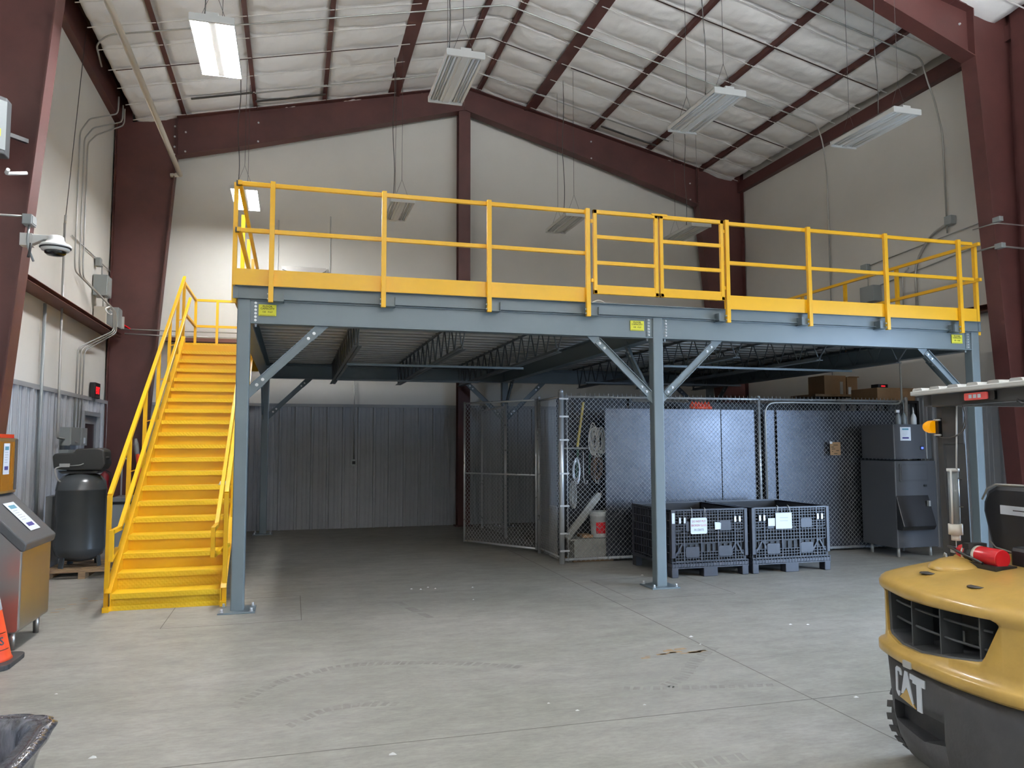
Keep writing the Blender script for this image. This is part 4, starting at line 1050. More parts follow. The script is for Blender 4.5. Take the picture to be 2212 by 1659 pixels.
sg = thing('hanging_board', (6.16, 8.865, .58), 'blank pale blue white board hanging by strings on right crate', 'board')
MB().box(6.04, 6.28, 8.862, 8.868, .56, .765).build('board', M['whitep'], sg)
for a, b in ((.70,.72),(.66,.675)): MB().box(6.10, 6.22, 8.8612, 8.862, a, a+.006).build('lettering', M['lgrey'], sg)
for x, dx in ((6.06, .02), (6.26, -.02)): MB().tube([(x, 8.864, .76), (x+dx, 8.868, .85), (x+dx, 8.90, .86)], .004, 5).build('string', M['white'], sg)
o = MB().box(5.93, 6.03, 8.868, 8.871, .60, .70).build('sticker', M['whitep']); tag(o, 'small white label left of the hanging blank board', 'sticker')

# ------------------------------------------------------------ ice machines
def paper(par, o, r, u, w, h, hdr=.16, tilt=0):
    """printed notice: o is the centre; r, u the plane"""
    r = V(r).normalized(); u = V(u).normalized(); n = r.cross(u); o = V(o)
    def q(x0, x1, z0, z1, d, name, m):
        P = [o+r*a+u*b+n*d for a, b in ((x0,z0),(x1,z0),(x1,z1),(x0,z1))]
        return MB().prism(P, (0,0,0), n*.0008).build(name, M[m], par)
    p_ = q(-w/2, w/2, -h/2, h/2, .001, 'notice', 'whitep')
    q(-w*.3, w*.3, h*.28, h*.40, .002, 'printed_header', 'teal'); q(-w*.3, w*.3, -h*.36, -h*.24, .002, 'printed_footer', 'purple')
    for k in range(5): q(-w*.3, w*(.05+.22*random.random()), h*(.2-.08*k), h*(.215-.08*k), .002, 'printed_line', 'lgrey')
# left one, facing +x
I = thing('ice_machine', (-2.5, 7.68, 0), 'stainless ice machine at left edge with a black sloping lid', 'ice machine')
X0_, X1_, Ya, Yb_ = -2.93, -2.11, 7.27, 8.07
MB().prism([(X0_,0,.15),(X1_-.02,0,.15),(X1_,0,.17),(X1_,0,.84),(X1_-.36,0,1.19),(X0_,0,1.19)], (0,Ya,0), (0,Yb_,0)).build('bin_body', M['steel'], I, bevel=.012)
MB().prism([(X1_+.02,0,.80),(X1_+.035,0,.86),(X1_-.33,0,1.24),(X1_-.40,0,1.24),(X1_-.39,0,1.19),(X1_-.01,0,.80)], (0,Ya-.012,0), (0,Yb_+.012,0)).build('lid', M['darksteel'], I, bevel=.012)
MB().prism([(X1_-.30,0,1.245),(X1_-.34,0,1.275),(X1_-.42,0,1.275),(X1_-.42,0,1.235)], (0,Ya+.02,0), (0,Yb_-.02,0)).build('lid_handle', M['darksteel'], I, bevel=.01)
d_ = V((-.365, 0, .38)).normalized()
paper(I, V((X1_-.145, Ya+.45, 1.055)), (0,1,0), d_, .26, .32)
MB().rbox(X0_, X1_-.30, Ya, Yb_-.02, 1.25, 1.73, .012, 2).build('ice_maker', M['steel'], I)
MB().box(X1_-.302, X1_-.296, Yb_-.09, Yb_-.02, 1.27, 1.72).build('side_trim', M['darksteel'], I)
MB().box(X1_-.302, X1_-.298, Ya+.02, Yb_-.1, 1.27, 1.70).build('front_panel', mat('steel_painted_reflection', (196,160,96), .28, metal=.9, rvar=.1, vscale=2, stretch=(1,3,.3)), I)  # brass tone is the yellow reflection of stairs and forklift, put into the colour
paper(I, V((X1_-.296, 7.76, 1.55)), (0,1,0), (0,0,1), .15, .27)
for lx in (X0_+.08, X1_-.07):
    for ly in (Ya+.09, Yb_-.09): MB().cyl((lx, ly, 0), (lx, ly, .16), .022, 14, .028).build('leg', M['steel'], I)
o = MB().rbox(-2.9, -2.42, 7.4, 8.0, 1.732, 1.765, .02).build('tray', M['red']); tag(o, 'flat red tray on top of the left ice machine', 'tray')
# right one, facing the camera side
J = thing('ice_machine', (8.9, 9.85, 0), 'dark ice machine under the deck beside the right platform column', 'ice machine')
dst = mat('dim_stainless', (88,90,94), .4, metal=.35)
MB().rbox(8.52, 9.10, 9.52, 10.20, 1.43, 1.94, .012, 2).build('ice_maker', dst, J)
MB().rbox(9.105, 9.22, 9.54, 10.20, 1.43, 1.94, .012, 2).build('side_housing', M['darksteel'], J)
MB().box(9.085, 9.10, 9.505, 9.52, 1.43, 1.93).build('seam_trim', M['silver'], J)
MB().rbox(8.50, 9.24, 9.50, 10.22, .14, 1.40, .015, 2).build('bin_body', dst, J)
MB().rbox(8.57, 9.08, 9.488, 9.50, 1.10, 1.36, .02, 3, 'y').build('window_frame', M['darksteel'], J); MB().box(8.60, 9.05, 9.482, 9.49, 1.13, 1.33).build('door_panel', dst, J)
MB().prism([(0,9.5,.90),(0,9.36,.46),(0,9.40,.40),(0,9.5,.40)], (8.50,0,0), (9.08,0,0)).build('chute_lid', M['black'], J, bevel=.01)
MB().box(8.99, 9.02, 9.40, 9.44, .74, .82).build('lid_handle', M['silver'], J)
MB().box(9.0, 9.05, 9.486, 9.50, 1.02, 1.05).build('lock', M['black'], J)
paper(J, V((8.73, 9.519, 1.80)), (1,0,0), (0,0,1), .19, .20)
MB().box(8.985, 9.05, 9.512, 9.52, 1.56, 1.62).build('switch_plate', M['black'], J); MB().box(9.0, 9.035, 9.508, 9.512, 1.575, 1.605).build('display', M['blueled'], J)
for lx in (8.58, 9.15):
    for ly in (9.58, 10.12): MB().cyl((lx, ly, 0), (lx, ly, .15), .022, 12).build('leg', M['silver'], J)
for i, (x, y, h, nm, lb) in enumerate(((8.74, 9.66, .22, 'spray_bottle', 'grey spray bottle, leftmost on the dark ice machine'), (8.88, 9.70, .34, 'spray_bottle', 'clear bottle with a tall thin pump on the dark ice machine'), (9.0, 9.64, .26, 'squeeze_bottle', 'white cone topped bottle on the dark ice machine'))):
    o = thing(nm, (x, y, 1.94), lb, 'bottle', 'bottles standing on the dark ice machine')
    MB().lathe([(.04,0),(.042,.01),(.042,.10),(.03,.14),(.014,.165),(.012,.18)], (x, y, 1.941), n=20).build('bottle_body', M['clear'] if i < 2 else M['white'], o)
    if nm == 'spray_bottle' and i == 0: MB().box(x-.04, x+.02, y-.012, y+.012, 2.12, 2.16).build('trigger', M['white'], o)
    elif i == 1: MB().cyl((x, y, 2.12), (x, y, 1.94+h+.04), .006, 8).build('pump', M['clear'], o)
    else: MB().cyl((x, y, 2.12), (x, y, 1.94+h), .012, 10, .004).build('nozzle', M['white'], o)

# -------------------------------------------------------------- compressor
K = thing('air_compressor', (-2.66, 11.4, 0), 'upright charcoal air compressor on a wooden pallet left of the stairs', 'compressor')
tx, ty, tr = -2.655, 11.42, .30
MB().lathe([(.06,.16),(.20,.19),(.275,.25),(tr,.33),(tr,.34),(tr,1.08),(tr+.004,1.085),(tr,1.10),(.285,1.19),(.22,1.27),(.10,1.315),(.02,1.32)], (tx,ty,0), n=40).build('tank', M['tank'], K)
for a in (-2.2, -.3, .9, 2.2):
    MB().beam((tx+.24*math.cos(a), ty+.24*math.sin(a), .30), (tx+.27*math.cos(a), ty+.27*math.sin(a), .10), .07, .02).build('leg', M['tank'], K)
MB().prism([(-.20,0,0),(.20,0,0),(.24,0,.03),(-.24,0,.03)], (tx,ty-.17,1.30), (tx,ty+.17,1.30)).build('head_plate', M['comp'], K)
MB().prism([(tx-.29,0,1.36),(tx-.06,0,1.34),(tx+.27,0,1.34),(tx+.31,0,1.42),(tx+.29,0,1.60),(tx+.22,0,1.63),(tx-.04,0,1.62),(tx-.06,0,1.57),(tx-.28,0,1.56),(tx-.31,0,1.53)], (0,ty-.20,0), (0,ty+.20,0)).build('belt_cover', M['comp'], K, bevel=.022)
MB().box(tx-.15, tx+.15, ty-.14, ty+.14, 1.30, 1.36).build('motor_base', M['black'], K)
MB().cyl((tx+.24, ty-.1, 1.50), (tx+.34, ty-.1, 1.50), .02, 10).build('pulley_shaft', M['black'], K)
MB().box(tx-.22, tx-.10, ty-.215, ty-.19, 1.385, 1.43).build('pressure_plate', M['silver'], K)
MB().tube(bend([(tx-.21, ty-.2, 1.39), (tx-.27, ty-.22, 1.37), (tx-.25, ty-.2, 1.24), (tx-.2, ty-.18, 1.19)], .04), .010, 8).build('drain_pipe', M['silver'], K)
MB().tube(bend([(tx-.10, ty-.21, 1.40), (tx+.02, ty-.22, 1.41), (tx+.06, ty-.21, 1.43)], .04), .006, 6).build('drain_pipe', M['silver'], K)
dr = thing('air_dryer', (-2.25, 12.3, 0), 'grey boxy air dryer cabinet standing behind the compressor', 'dryer')
MB().prism([(-2.42,0,.08),(-2.08,0,.08),(-2.055,0,.14),(-2.065,0,.86),(-2.42,0,.86)], (0,12.0,0), (0,12.65,0)).build('cabinet', M['boxg'], dr, bevel=.012)
MB().box(-2.43, -2.045, 11.97, 12.68, .88, .93).build('top_cover', M['doorg'], dr); MB().box(-2.41, -2.08, 11.99, 12.66, .84, .88).build('shadow_gap', M['black'], dr)
MB().rbox(-2.20, -2.14, 11.992, 12.002, .40, .52, .02, 4, 'y').build('badge', M['white'], dr); MB().box(-2.43, -2.05, 11.98, 12.66, 0, .08).build('plinth', M['black'], dr)
o = MB().box(-3.08, -3.0, 11.45, 11.85, .0, 1.0).build('motor_starter', M['doorg']); tag(o, 'dark grey upright box peeking out left of the compressor tank', 'box')
pw = thing('wooden_pallet', (-2.6, 11.35, 0), 'worn wooden pallet under the charcoal compressor', 'pallet')
for k in range(3): MB().box(-2.96+.41*k, -2.88+.41*k, 10.95, 11.95, .0, .08).build('stringer', M['wood'], pw)
for k in range(6): MB().box(-2.97, -2.05, 10.95+.18*k, 11.06+.18*k, .08, .10).build('deck_plank', M['wood'], pw)

# things by the far left column
M['reddull'] = mat('dull_dark_red', (120,24,30), .35)
def extinguisher(x, y, z, label, r=.075, h=.42, m='red'):
    o = thing('fire_extinguisher', (x, y, z), label, 'extinguisher')
    MB().lathe([(r*.9,0),(r,.02),(r,h-.08),(r*.8,h-.03),(r*.35,h),(r*.3,h+.03)], (x,y,z), n=24).build('cylinder', M[m], o)
    MB().box(XL+.04, x, y-.03, y+.03, z+.1, z+.3).build('wall_hook', M['black'], o)
    MB().box(x-.02, x+.02, y-.06, y+.03, z+h+.03, z+h+.07).build('valve', M['black'], o)
    MB().tube(bend([(x+.03, y-.02, z+h+.04), (x+r+.04, y-.03, z+h), (x+r+.03, y-.03, z+.15)], .05), .010, 8).build('hose', M['black'], o)
    MB().box(x-.03, x+.03, y-r-.004, y-r+.002, z+.12, z+.26).build('label', M['whitep'], o)
    return o
extinguisher(XL+.125, 15.24, .74, 'dark red fire extinguisher on left wall between compressor and stairs', .08, .44, 'reddull')
conduit([(-2.85, 14.9, .01), (-2.84, 14.85, 1.38), (-2.78, 14.8, 1.45), (-2.72, 14.8, 1.38), (-2.72, 14.82, 1.0)], .014, 'bent chrome bar beside the dull red extinguisher', .06, m='silver', name='chrome_bar', cat='bar', grp=None)
o = thing('rolled_banner', (-2.62, 15.1, .6), 'bright orange rolled banner hanging on far left brown column', 'banner')
MB().tube([(-2.70, 15.2, 1.78), (-2.69, 15.2, 1.68), (-2.67, 15.2, 1.52), (-2.63, 15.2, 1.35)], [.02,.045,.04,.05], 10).build('grey_end', M['dirty'], o)
MB().tube([(-2.66, 15.18, 1.50), (-2.62, 15.16, 1.36), (-2.60, 15.15, 1.0), (-2.60, 15.15, .62), (-2.64, 15.15, .58)], [.03,.05,.06,.06,.03], 12).build('orange_roll', M['orange'], o)
for i, x in enumerate((-2.48, -2.42, -2.36)):
    o = MB().cyl((x, 15.0, .02), (x-.10, 15.3, .75), .012, 8).build('pole', M['ladder']); tag(o, 'white pole leaning on the far left column behind the stairs', 'pole', 'white poles behind the stairs')
L_ = thing('step_ladder', (-2.05, 15.2, 0), 'grey aluminium ladder standing behind the yellow stairs', 'ladder')
for x in (-2.28, -1.72): MB().box(x-.03, x+.03, 15.2, 15.28, 0, 2.1).build('ladder_rail', M['ladder'], L_)
for k in range(7): MB().box(-2.28, -1.72, 15.2, 15.26, .25+.28*k, .29+.28*k).build('rung', M['ladder'], L_)
o = MB().box(-2.3, -1.72, 15.42, 15.5, 2.16, 2.30).build('sign_board', M['creamcap']); tag(o, 'pale printed board above the ladder behind the stairs', 'board')

# ------------------------------------------------------------------- cone
c = thing('traffic_cone', (-2.25, 6.91, 0), 'orange caution cone at the left edge beside the ice machine', 'cone')
MB().rbox(-2.47, -2.005, 6.68, 7.14, 0, .04, .07, 4).build('base', M['conebase'], c, bevel=.006)
MB().lathe([(.21,.035),(.195,.06),(.06,.70),(.045,.72)], (-2.25, 6.91, 0), n=40).build('cone_body', M['orange'], c)
MB().lathe([(.123,.41),(.091,.56)], (-2.25, 6.91, 0), n=40).build('white_band', M['white'], c)
text('S', .085, 'lettering', M['black'], c, (-2.25+.163, 6.91-.095, .19), (.55,.83,0), (-.18,.10,1))
for z in (.125, .245):
    r_ = .2 - .211*(z-.06) + .002
    MB().tube([(-2.25+r_*math.cos(a), 6.91+r_*math.sin(a), z) for a in [-1.4+.1*k for k in range(14)]], .003, 5).build('printed_line', M['black'], c)

# ------------------------------------------------------- film wrapped tub
w = thing('wrapped_tub', (-1.3, 3.15, 0), 'black tub wrapped in crinkled stretch film in the bottom left corner', 'tub')
m = MB(); rows = []
def tubring(z, s, jit):
    R_ = []
    for k in range(120):
        t = 2*PI*k/120; cc_, ss = math.cos(t), math.sin(t)
        e = .36
        x = (abs(cc_)**e)*(1 if cc_ >= 0 else -1)*.47*s; y = (abs(ss)**e)*(1 if ss >= 0 else -1)*.42*s
        n = noise.noise(V((x*7+z*3, y*7, z*9)))*jit + (abs(math.sin(t*8.5+z*17+1.5*noise.noise(V((x*4,y*4,z*4)))))**.35-.8)*.045*(1 if jit else 0)
        R_.append((-1.345+x*(1+n), 3.13+y*(1+n), z))
    R_.append(R_[0]); return R_
for z, s, jt in ((0,.88,0),(.06,.89,.04),(.12,.90,.05),(.18,.91,.06),(.24,.93,.07),(.29,.99,.08),(.33,1.04,.05),(.36,.99,.05),(.40,.94,.05),(.45,.93,.05),(.50,.94,.04),(.55,.98,.03),(.585,1.05,.015),(.605,1.07,.01),(.615,1.03,.01),(.61,.90,.01),(.58,.85,.01),(.30,.82,0)): rows.append(tubring(z, s, jt))
m.grid(rows); m.build('wrapped_body', M['wrapfilm'], w)
MB().box(-1.70, -.99, 2.82, 3.48, .40, .44).build('contents', M['bindk'], w)
MB().prism([(-1.30,3.10,.445),(-1.0,3.16,.445),(-1.03,3.42,.445),(-1.28,3.40,.445)], (0,0,0), (0,0,.003)).build('paper_sheet', M['whitep'], w)

# ------------------------------------------------------------- lift truck
# built in its own axes: x forward, y towards its left (far) side, z up
T = thing('lift_truck', (0,0,0), 'yellow and charcoal forklift truck seen from behind at the right edge', 'forklift')
def ringp(z, off, hw, amax, A=.26, k=.30, n=48):
    P = [(amax, -hw, z)]
    for i in range(n+1):
        th = -PI/2 + PI*i/n; s = math.sin(th); b = hw*s
        a = k*b*b + A*(1-(max(0, 1-abs(s)**8))**(1/8)) - off
        P.append((a, b, z))
    P.append((amax, hw, z)); return P
def loft(m, rings):
    n = len(rings[0]); vs = [p for r in rings for p in r]; fs = []
    for i in range(len(rings)-1):
        for j in range(n):
            l = (j+1) % n; fs.append((i*n+j, i*n+l, (i+1)*n+l, (i+1)*n+j))
    m.add(vs, fs, True)
    b = len(m.v)-len(vs)
    m.f.append([b+j for j in range(n)][::-1]); m.sm.append(False)
    m.f.append([b+(len(rings)-1)*n+j for j in range(n)]); m.sm.append(False)
    return m
def cut(o, cutter):
    md = o.modifiers.new('cut', 'BOOLEAN'); md.operation = 'DIFFERENCE'; md.object = cutter; md.solver = 'EXACT'
    dg = bpy.context.evaluated_depsgraph_get(); dg.update()
    me = bpy.data.meshes.new_from_object(o.evaluated_get(dg)); o.modifiers.clear(); o.data = me
    bpy.data.objects.remove(cutter)
low = loft(MB(), [ringp(.09,-.10,.36,.22), ringp(.13,-.05,.40,.22), ringp(.20,-.02,.44,.22), ringp(.32,0,.47,.24), ringp(.46,0,.50,.26), ringp(.60,.0,.535,.26)]).build('counterweight', M['catgrey'], T)
sl = MB().prism([(0,.37,.28),(0,.37,.375),(0,.30,.385),(0,.05,.40),(0,-.06,.40),(0,-.06,.30),(0,.1,.262)], (-.2,0,0), (.10,0,0)).build('cutter', M['catgrey'])
cut(low, sl)
up_ = loft(MB(), [ringp(.585,.012,.545,1.0), ringp(.598,.030,.565,1.0), ringp(.602,.036,.568,1.0), ringp(.640,.036,.568,1.0), ringp(.648,.030,.563,1.0), ringp(.66,.004,.547,1.0), ringp(.70,.0,.545,1.0), ringp(.895,.0,.545,1.0),
   ringp(.905,.004,.547,1.0), ringp(.925,.022,.56,1.0), ringp(.95,.024,.562,1.0), ringp(.97,.014,.556,1.0), ringp(.985,-.008,.545,1.0), ringp(.998,-.05,.53,1.0), ringp(1.02,-.13,.50,1.0), ringp(1.045,-.24,.46,1.0), ringp(1.068,-.36,.42,1.0), ringp(1.085,-.50,.38,1.0), ringp(1.09,-.58,.34,1.0)]).build('rear_hood', M['catyel'], T)
GP = [(.435,.912),(.43,.85),(.42,.705),(.40,.69),(.27,.668),(.10,.672),(-.10,.70),(-.255,.726),(-.285,.735),(-.30,.755),(-.372,.900),(-.372,.915),(-.355,.925),(-.05,.912),(.20,.905),(.38,.92)]
gc = MB().prism([(0,b,z) for b, z in GP], (-.25,0,0), (.30,0,0)).build('cutter', M['catyel'])
cut(up_, gc)
# hood top bulge and cover
hc = MB(); hc.grid([[(.40+.20*math.cos(t)*math.sin(p), .24+.17*math.sin(t)*math.sin(p), 1.035+.062*math.cos(p)) for t in [2*PI*k/28 for k in range(29)]] for p in [PI/2*q/8 for q in range(9)]])
hc.build('hood_cover', M['catyel'], T)
MB().prism([(0,.30,1.05),(0,.29,1.105),(0,.17,1.115),(0,.16,1.05)], (.34,0,0), (.60,0,0)).build('hood_flap', M['catyel'], T, bevel=.015)
for a, b in ((.155,.22), (.14,-.13)): MB().lathe([(.04,0),(.038,.004)], (a, b, 1.022 if b > 0 else 1.018), n=24).build('hood_plug', M['cable'], T)
# grille liner, bars and dark inside
def gx(b): return .30*b*b + .26*(1-(max(0, 1-abs(b/.545)**8))**(1/8))
ln = MB(); cen = (sum(p[0] for p in GP)/len(GP), sum(p[1] for p in GP)/len(GP))
o_ = [(gx(b)+.012, b, z) for b, z in GP]; i_ = [(gx(b)+.016, b+(cen[0]-b)*.04, z+(cen[1]-z)*.07) for b, z in GP]
o2 = [(.285, b, z) for b, z in GP]; i2 = [(.26, b+(cen[0]-b)*.05, z+(cen[1]-z)*.12) for b, z in GP]; n = len(GP)
ln.add(o_+i_+i2, [(k,(k+1)%n,n+(k+1)%n,n+k) for k in range(n)] + [(n+k,n+(k+1)%n,2*n+(k+1)%n,2*n+k) for k in range(n)])
ln.build('grille_liner', M['darksteel'], T)
MB().prism([(0,b,z) for b, z in GP], (.275,0,0), (.285,0,0)).build('grille_back', M['bindk'], T)
for z, t in ((.857,.005), (.775,.005)):
    pts = [(gx(b)+.05, b, z) for b in [.40-.05*k for k in range(15)]]
    for p0, p1 in zip(pts[:-1], pts[1:]): pass
    MB().tube(pts, .006, 6).build('grille_bar', M['darksteel'], T)
for b in (.20, -.02, -.25): MB().box(gx(b)+.03, gx(b)+.14, b-.004, b+.004, .68, .915).build('grille_bar', M['darksteel'], T)
for b, z, ww in ((.09,.75,.10), (-.11,.75,.12)): MB().box(.2, .27, b-ww/2, b+ww/2, z-.03, z+.03).build('radiator_part', M['dirty'], T)
# tow hook plate and lettering
MB().rbox(-.038, -.03, .11, .17, .592, .625, .006, 2, 'x').build('tow_plate', M['silver'], T)
def lett(poly, name, m, d=.006):
    P = [(gx(p[0])-.004, p[0], p[1]) for p in poly]
    return MB().prism(P, (-.001,0,0), (.006,0,0)).build(name, m, T)
zt, zb_ = .553, .415
cl = [(.262,.520),(.262,.540),(.274,zt),(.314,zt),(.328,.540),(.328,.432),(.314,.418),(.300,.410),(.290,.420),(.286,.437),(.305,.437),(.307,.445),(.307,.525),(.300,.533),(.288,.533),(.283,.527),(.283,.520)]
lett(cl, 'letter_c', M['whitep'])
lett([(.232,.553),(.205,.553),(.155,.400),(.180,.428),(.2185,.478),(.248,.440),(.272,.432)], 'letter_a', M['whitep'])
lett([(.184,.553),(.060,.553),(.060,.515),(.090,.515),(.090,.395),(.128,.395),(.128,.515),(.160,.515),(.160,.528),(.184,.528)], 'letter_t', M['whitep'])
lett([(.2185,.468),(.288,.412),(.200,.405),(.140,.398)], 'yellow_triangle', M['catyel'])
# rear wheels
for b0, b1 in ((.41,.60), (-.60,-.41)):
    wh = MB().lathe([(.13,b0),(.205,b0+.005),(.228,b0+.035),(.23,(b0+b1)/2),(.228,b1-.035),(.205,b1-.005),(.13,b1)], (.38,0,.23), ax='y', n=44)
    wh = wh.build('tyre', M['rubber'], T)
    lg = MB()
    for k in range(22):
        t = 2*PI*k/22; c_, s_ = math.cos(t), math.sin(t)
        for sgn in (-1, 1):
            bm_ = (b0+b1)/2 + sgn*.055
            p0 = V((.38+.229*c_, bm_-.04, .23+.229*s_)); t2 = t+.10*sgn; p1 = V((.38+.229*math.cos(t2), bm_+.04, .23+.229*math.sin(t2)))
            lg.beam(p0, p1, .034, .008, up=(c_,0,s_))
    lg.build('tread_lugs', M['rubber'], wh)
    MB().lathe([(.05,b0+.02),(.12,b0+.025),(.135,b0+.01),(.135,b1-.01),(.12,b1-.025),(.05,b1-.02)], (.38,0,.23), ax='y', n=28).build('rim', M['dirty'], wh)
# frame, floor and front wheels, mast
MB().box(.26, 1.95, -.34, .34, .16, .60).build('chassis', M['catgrey'], T, bevel=.02)
MB().box(.7, 1.95, -.50, .50, .46, .60).build('chassis', M['catgrey'], T, bevel=.02)
MB().box(.95, 1.55, -.52, .52, .60, .66).build('floor_plate', M['black'], T)
MB().box(1.62, 1.95, -.48, .48, .60, 1.15).build('dash', M['catyel'], T, bevel=.04)
for b0, b1 in ((.38,.58), (-.58,-.38)):
    wh = MB().lathe([(.15,b0),(.27,b0+.01),(.30,b0+.04),(.30,b1-.04),(.27,b1-.01),(.15,b1)], (1.72,0,.30), ax='y', n=44).build('tyre', M['rubber'], T)
    MB().lathe([(.05,b0+.02),(.15,b0+.015),(.15,b1-.015),(.05,b1-.02)], (1.72,0,.30), ax='y', n=24).build('rim', M['catyel'], wh)
for b in (-.28, .28):
    MB().box(2.12, 2.22, b-.04, b+.04, .06, 2.02).build('mast_rail', M['catgrey'], T)
for z in (.4, 1.2, 1.98): MB().box(2.13, 2.20, -.28, .28, z, z+.07).build('mast_cross', M['catgrey'], T)
for b in (-.25, .25):
    MB().prism([(2.26,0,.06),(3.2,0,.045),(3.2,0,.06),(2.30,0,.10),(2.30,0,.55),(2.26,0,.55)], (0,b-.05,0), (0,b+.05,0)).build('fork', M['catgrey'], T)
MB().box(2.22, 2.27, -.42, .42, .20, .30).build('fork_carriage', M['catgrey'], T); MB().box(2.22, 2.27, -.42, .42, .45, .53).build('fork_carriage', M['catgrey'], T)
# overhead guard
M['guard'] = mat('guard_black_steel', (52,53,55), .45, var=.1)
for s in (-1, 1):
    b = .455*s
    MB().prism([(.43,0,1.0),(.565,0,1.0),(.555,0,1.87),(.425,0,1.87)], (0,b-.03,0), (0,b+.03,0)).build('guard_post', M['guard'], T, bevel=.01)
    MB().sec([(-.03,-.04),(.03,-.04),(.03,.04),(-.03,.04)], (1.92, b, 1.1), (1.62, b, 1.88), up=(1,0,0)).build('guard_post', M['guard'], T, bevel=.01)
    MB().box(.36, 1.65, b-.03, b+.03, 1.865, 1.925).build('guard_side', M['guard'], T)
MB().box(.34, .40, -.48, .40, 1.858, 1.925).build('guard_beam', M['guard'], T, bevel=.006)
MB().box(1.58, 1.65, -.48, .48, 1.865, 1.925).build('guard_beam', M['guard'], T)
rp = []
for k in range(8):
    b = .48-.137*k
    MB().rbox(.30, 1.68, b-.066, b+.012, 1.928, 1.962, .014, 3, 'x').build('roof_slat', M['alu'], T)
MB().box(.29, .33, -.55, .50, 1.922, 1.946).build('roof_edge', M['alu'], T, bevel=.005)
lt = MB().rbox(.326, .342, -.07, .165, 1.872, 1.917, .008, 2, 'x').build('tail_light', M['black'], T)
MB().rbox(.320, .330, -.03, .125, 1.877, 1.912, .006, 2, 'x').build('red_lens', M['redcl'], lt)
for b in (.02, .05, .08): MB().box(.317, .321, b-.010, b+.010, 1.886, 1.904).build('lens_spot', M['whitep'], lt)
MB().tube([(.345, -.19, 1.862), (.345, -.22, 1.845), (.345, -.27, 1.845), (.345, -.30, 1.862)], .010, 8).build('grab_handle', M['black'], T)
# beacon, document tube, cables
bc = MB().box(.40, .43, .43, .455, 1.70, 1.80).build('beacon_bracket', M['black'], T)
MB().lathe([(.034,.455),(.034,.50),(.028,.522),(.014,.535),(.002,.538)], (.40,0,1.755), ax='y', n=24).build('beacon_lens', M['amber'], bc)
for z in (1.79, 1.71): MB().cyl((.39, .40, z), (.39, .45, z), .005, 8).build('bolt', M['zinc'], bc)
tb = MB().cyl((.40, .335, 1.245), (.40, .335, 1.525), .026, 20).build('document_tube', M['clear'], T)
MB().cyl((.40, .335, 1.520), (.40, .335, 1.535), .030, 20).build('tube_cap', M['white'], tb)
MB().cyl((.40, .335, 1.195), (.40, .335, 1.250), .034, 12).build('tube_cap', M['creamcap'], tb)
MB().cyl((.40, .335, 1.165), (.40, .335, 1.195), .022, 14).build('tube_cap', M['creamcap'], tb)
MB().cyl((.40, .308, 1.53), (.40, .285, 1.86), .004, 8).build('antenna', M['white'], T)
MB().cyl((.372, .318, 1.25), (.372, .314, 1.53), .005, 8).build('antenna', M['white'], tb)
MB().cyl((.40, .335, 1.05), (.40, .335, 1.17), .002, 6).build('antenna', M['silver'], T)
for pts, r in (([(.40,.43,1.70),(.39,.33,1.69),(.39,.24,1.72),(.39,.21,1.76),(.40,.23,1.80)], .004), ([(.40,.24,1.86),(.39,.21,1.8),(.40,.25,1.74)], .003), ([(.44,.40,1.5),(.41,.33,1.49),(.41,.28,1.48)], .003), ([(.44,.40,1.36),(.41,.33,1.34),(.41,.28,1.34)], .003)):
    MB().tube(bend(pts, .05), r, 6).build('cable', M['cable'], T)
MB().box(.41, .45, .30, .42, 1.66, 1.86).build('gusset', M['guard'], T, bevel=.006)
# seat
st_ = MB().prism([(0,.32,.98),(0,.345,1.15),(0,.39,1.31),(0,.385,1.36),(0,.35,1.42),(0,.29,1.45),(0,-.26,1.455),(0,-.30,1.40),(0,-.30,.98)], (.60,0,0), (.72,0,0)).build('seat_back', M['seat'], T, bevel=.025)
MB().box(.594, .602, .0, .255, 1.305, 1.35).build('warning_label', M['whitep'], st_)
MB().box(.593, .594, .05, .17, 1.326, 1.331).build('label_text', M['cable'], st_)
MB().tube([(.60, .385, 1.37), (.60, .345, 1.43), (.60, .28, 1.455), (.60, -.28, 1.46)], .005, 6).build('seat_piping', M['silver'], st_)
MB().tube([(.598, .34, 1.16), (.596, .30, 1.13), (.596, .1, 1.11), (.596, -.28, 1.10)], .004, 6).build('seat_piping', M['dirty'], st_)
MB().rbox(.66, 1.18, -.26, .30, .96, 1.08, .04, 3, 'z').build('seat_cushion', M['seat'], T, bevel=.02)
MB().box(.47, .72, -.40, .06, 1.03, 1.17).build('seat_base', M['black'], T, bevel=.02)
MB().box(.55, 1.2, -.46, .46, .60, .96).build('engine_cover', M['catgrey'], T, bevel=.02)
MB().cyl((1.62, .0, 1.15), (1.40, .0, 1.30), .02, 10).build('steering_column', M['black'], T)
MB().lathe([(.17,-.012),(.18,0),(.17,.012),(.158,0)], (1.38, 0, 1.31), n=30).build('steering_wheel', M['black'], T)
xm = Matrix.Translation((2.87, 3.02, 0)) @ Matrix.Rotation(-math.radians(8), 4, 'Z')
T.location = (2.87, 3.02, 0); T.rotation_euler = (0, 0, -math.radians(8))
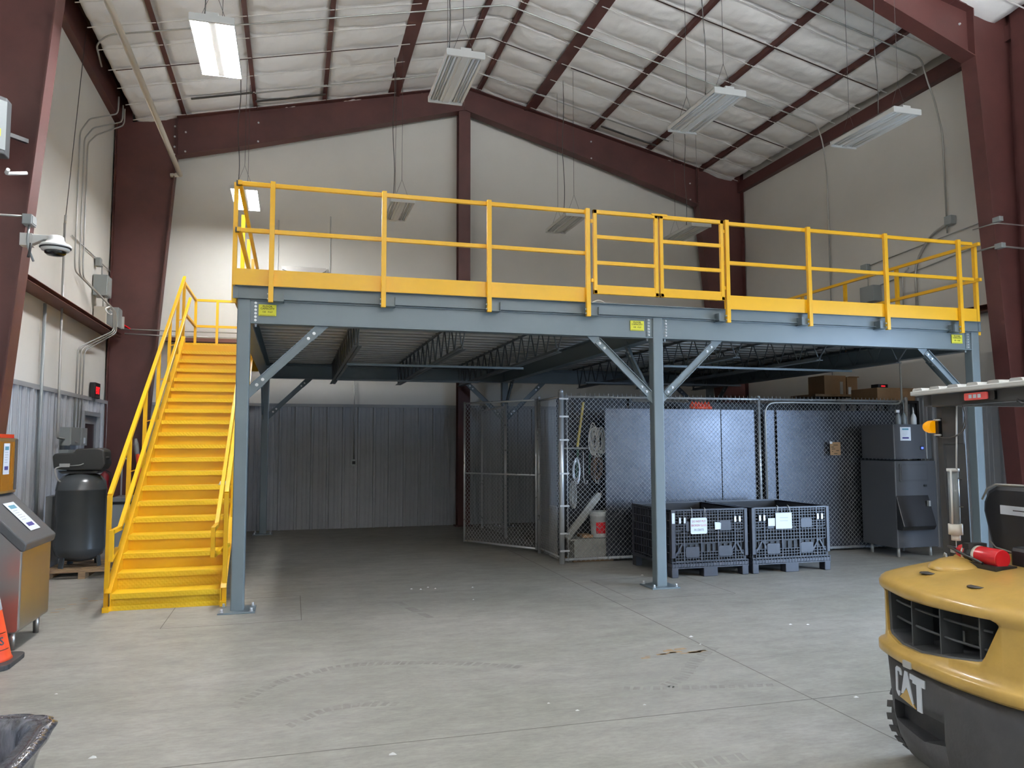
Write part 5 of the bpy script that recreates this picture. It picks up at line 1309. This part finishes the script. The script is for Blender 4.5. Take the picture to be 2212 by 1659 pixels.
# extinguisher strapped on the hood: a thing of its own
E_ = thing('fire_extinguisher', (0,0,0), 'bright red fire extinguisher lying on the forklift hood', 'extinguisher')
EB = -.035
def sh(pr): return [(r_, h_+EB) for r_, h_ in pr]
MB().lathe(sh([(.040,.03),(.044,.035),(.044,.27),(.038,.30),(.02,.325),(.014,.345)]), (.38,0,1.118), ax='y', n=28).build('cylinder', M['red'], E_)
MB().lathe(sh([(.0445,.245),(.0445,.258)]), (.38,0,1.118), ax='y', n=28).build('cream_stripe', M['creamcap'], E_)
MB().lathe(sh([(.0445,.17),(.0445,.19)]), (.38,0,1.118), ax='y', n=28).build('cream_stripe', M['creamcap'], E_)
MB().lathe(sh([(.047,.19),(.047,.235)]), (.38,0,1.118), ax='y', n=28).build('strap', M['black'], E_)
MB().box(.33, .43, .155, .20, 1.145, 1.172).build('strap_buckle', M['black'], E_)
MB().box(.33, .44, -.02, .25, 1.045, 1.085).build('bracket', M['black'], E_)
MB().tube(bend([(.37, .30, 1.13), (.34, .32, 1.14), (.32, .24, 1.13), (.325, .06, 1.09)], .04), .007, 8).build('hose', M['black'], E_)
MB().box(.365, .395, .30, .335, 1.105, 1.13).build('valve', M['silver'], E_)
for k in range(3): MB().tube([(.32+.01*k, .30+.02*k, 1.05), (.33+.01*k, .32+.02*k, 1.10), (.34, .335+.02*k, 1.05)], .003, 6).build('wire_loop', M['silver'], E_)
E_.location = (2.87, 3.02, 0); E_.rotation_euler = (0, 0, -math.radians(8))

# ------------------------------------------------------------ light, camera
W = bpy.data.worlds.new('World'); bpy.context.scene.world = W; W.use_nodes = True
bg = W.node_tree.nodes['Background']; bg.inputs['Color'].default_value = (.50, .70, 1.0, 1); bg.inputs['Strength'].default_value = SKY
pl_ = bpy.data.lights.new('door_portal', 'AREA'); pl_.shape = 'RECTANGLE'; pl_.size = DY1-DY0; pl_.size_y = DH
pl_.cycles.is_portal = True
po = bpy.data.objects.new('door_portal', pl_); C.objects.link(po); po.location = (XR+.14, (DY0+DY1)/2, DH/2); po.rotation_euler = (PI/2, 0, PI/2)

f_, yaw, pitch, roll = 1678.36, .2745, .07667, -.00269
fw = V((math.sin(yaw)*math.cos(pitch), math.cos(yaw)*math.cos(pitch), math.sin(pitch)))
r0 = V((math.cos(yaw), -math.sin(yaw), 0)); u0 = r0.cross(fw)
r1 = r0*math.cos(roll) + u0*math.sin(roll); u1 = -r0*math.sin(roll) + u0*math.cos(roll)
cam = bpy.data.cameras.new('camera'); cam.sensor_fit = 'HORIZONTAL'; cam.sensor_width = 36; cam.lens = 36*f_/2212; cam.clip_start = .05; cam.clip_end = 200
co = bpy.data.objects.new('camera', cam); C.objects.link(co)
mw = Matrix((r1, u1, -fw)).transposed().to_4x4(); mw.translation = V((0, 0, 1.67)); co.matrix_world = mw
sc = bpy.context.scene; sc.camera = co
sc.view_settings.view_transform = 'Standard'; sc.view_settings.look = 'None'; sc.view_settings.gamma = 1; sc.view_settings.use_curve_mapping = False
sc.view_settings.exposure = 0.0
sc.cycles.max_bounces = 6; sc.cycles.diffuse_bounces = 4; sc.cycles.glossy_bounces = 3; sc.cycles.sample_clamp_indirect = 6.0
sc.cycles.use_denoising = True
sc.cycles.use_adaptive_sampling = True; sc.cycles.adaptive_threshold = .03; sc.cycles.use_light_tree = True
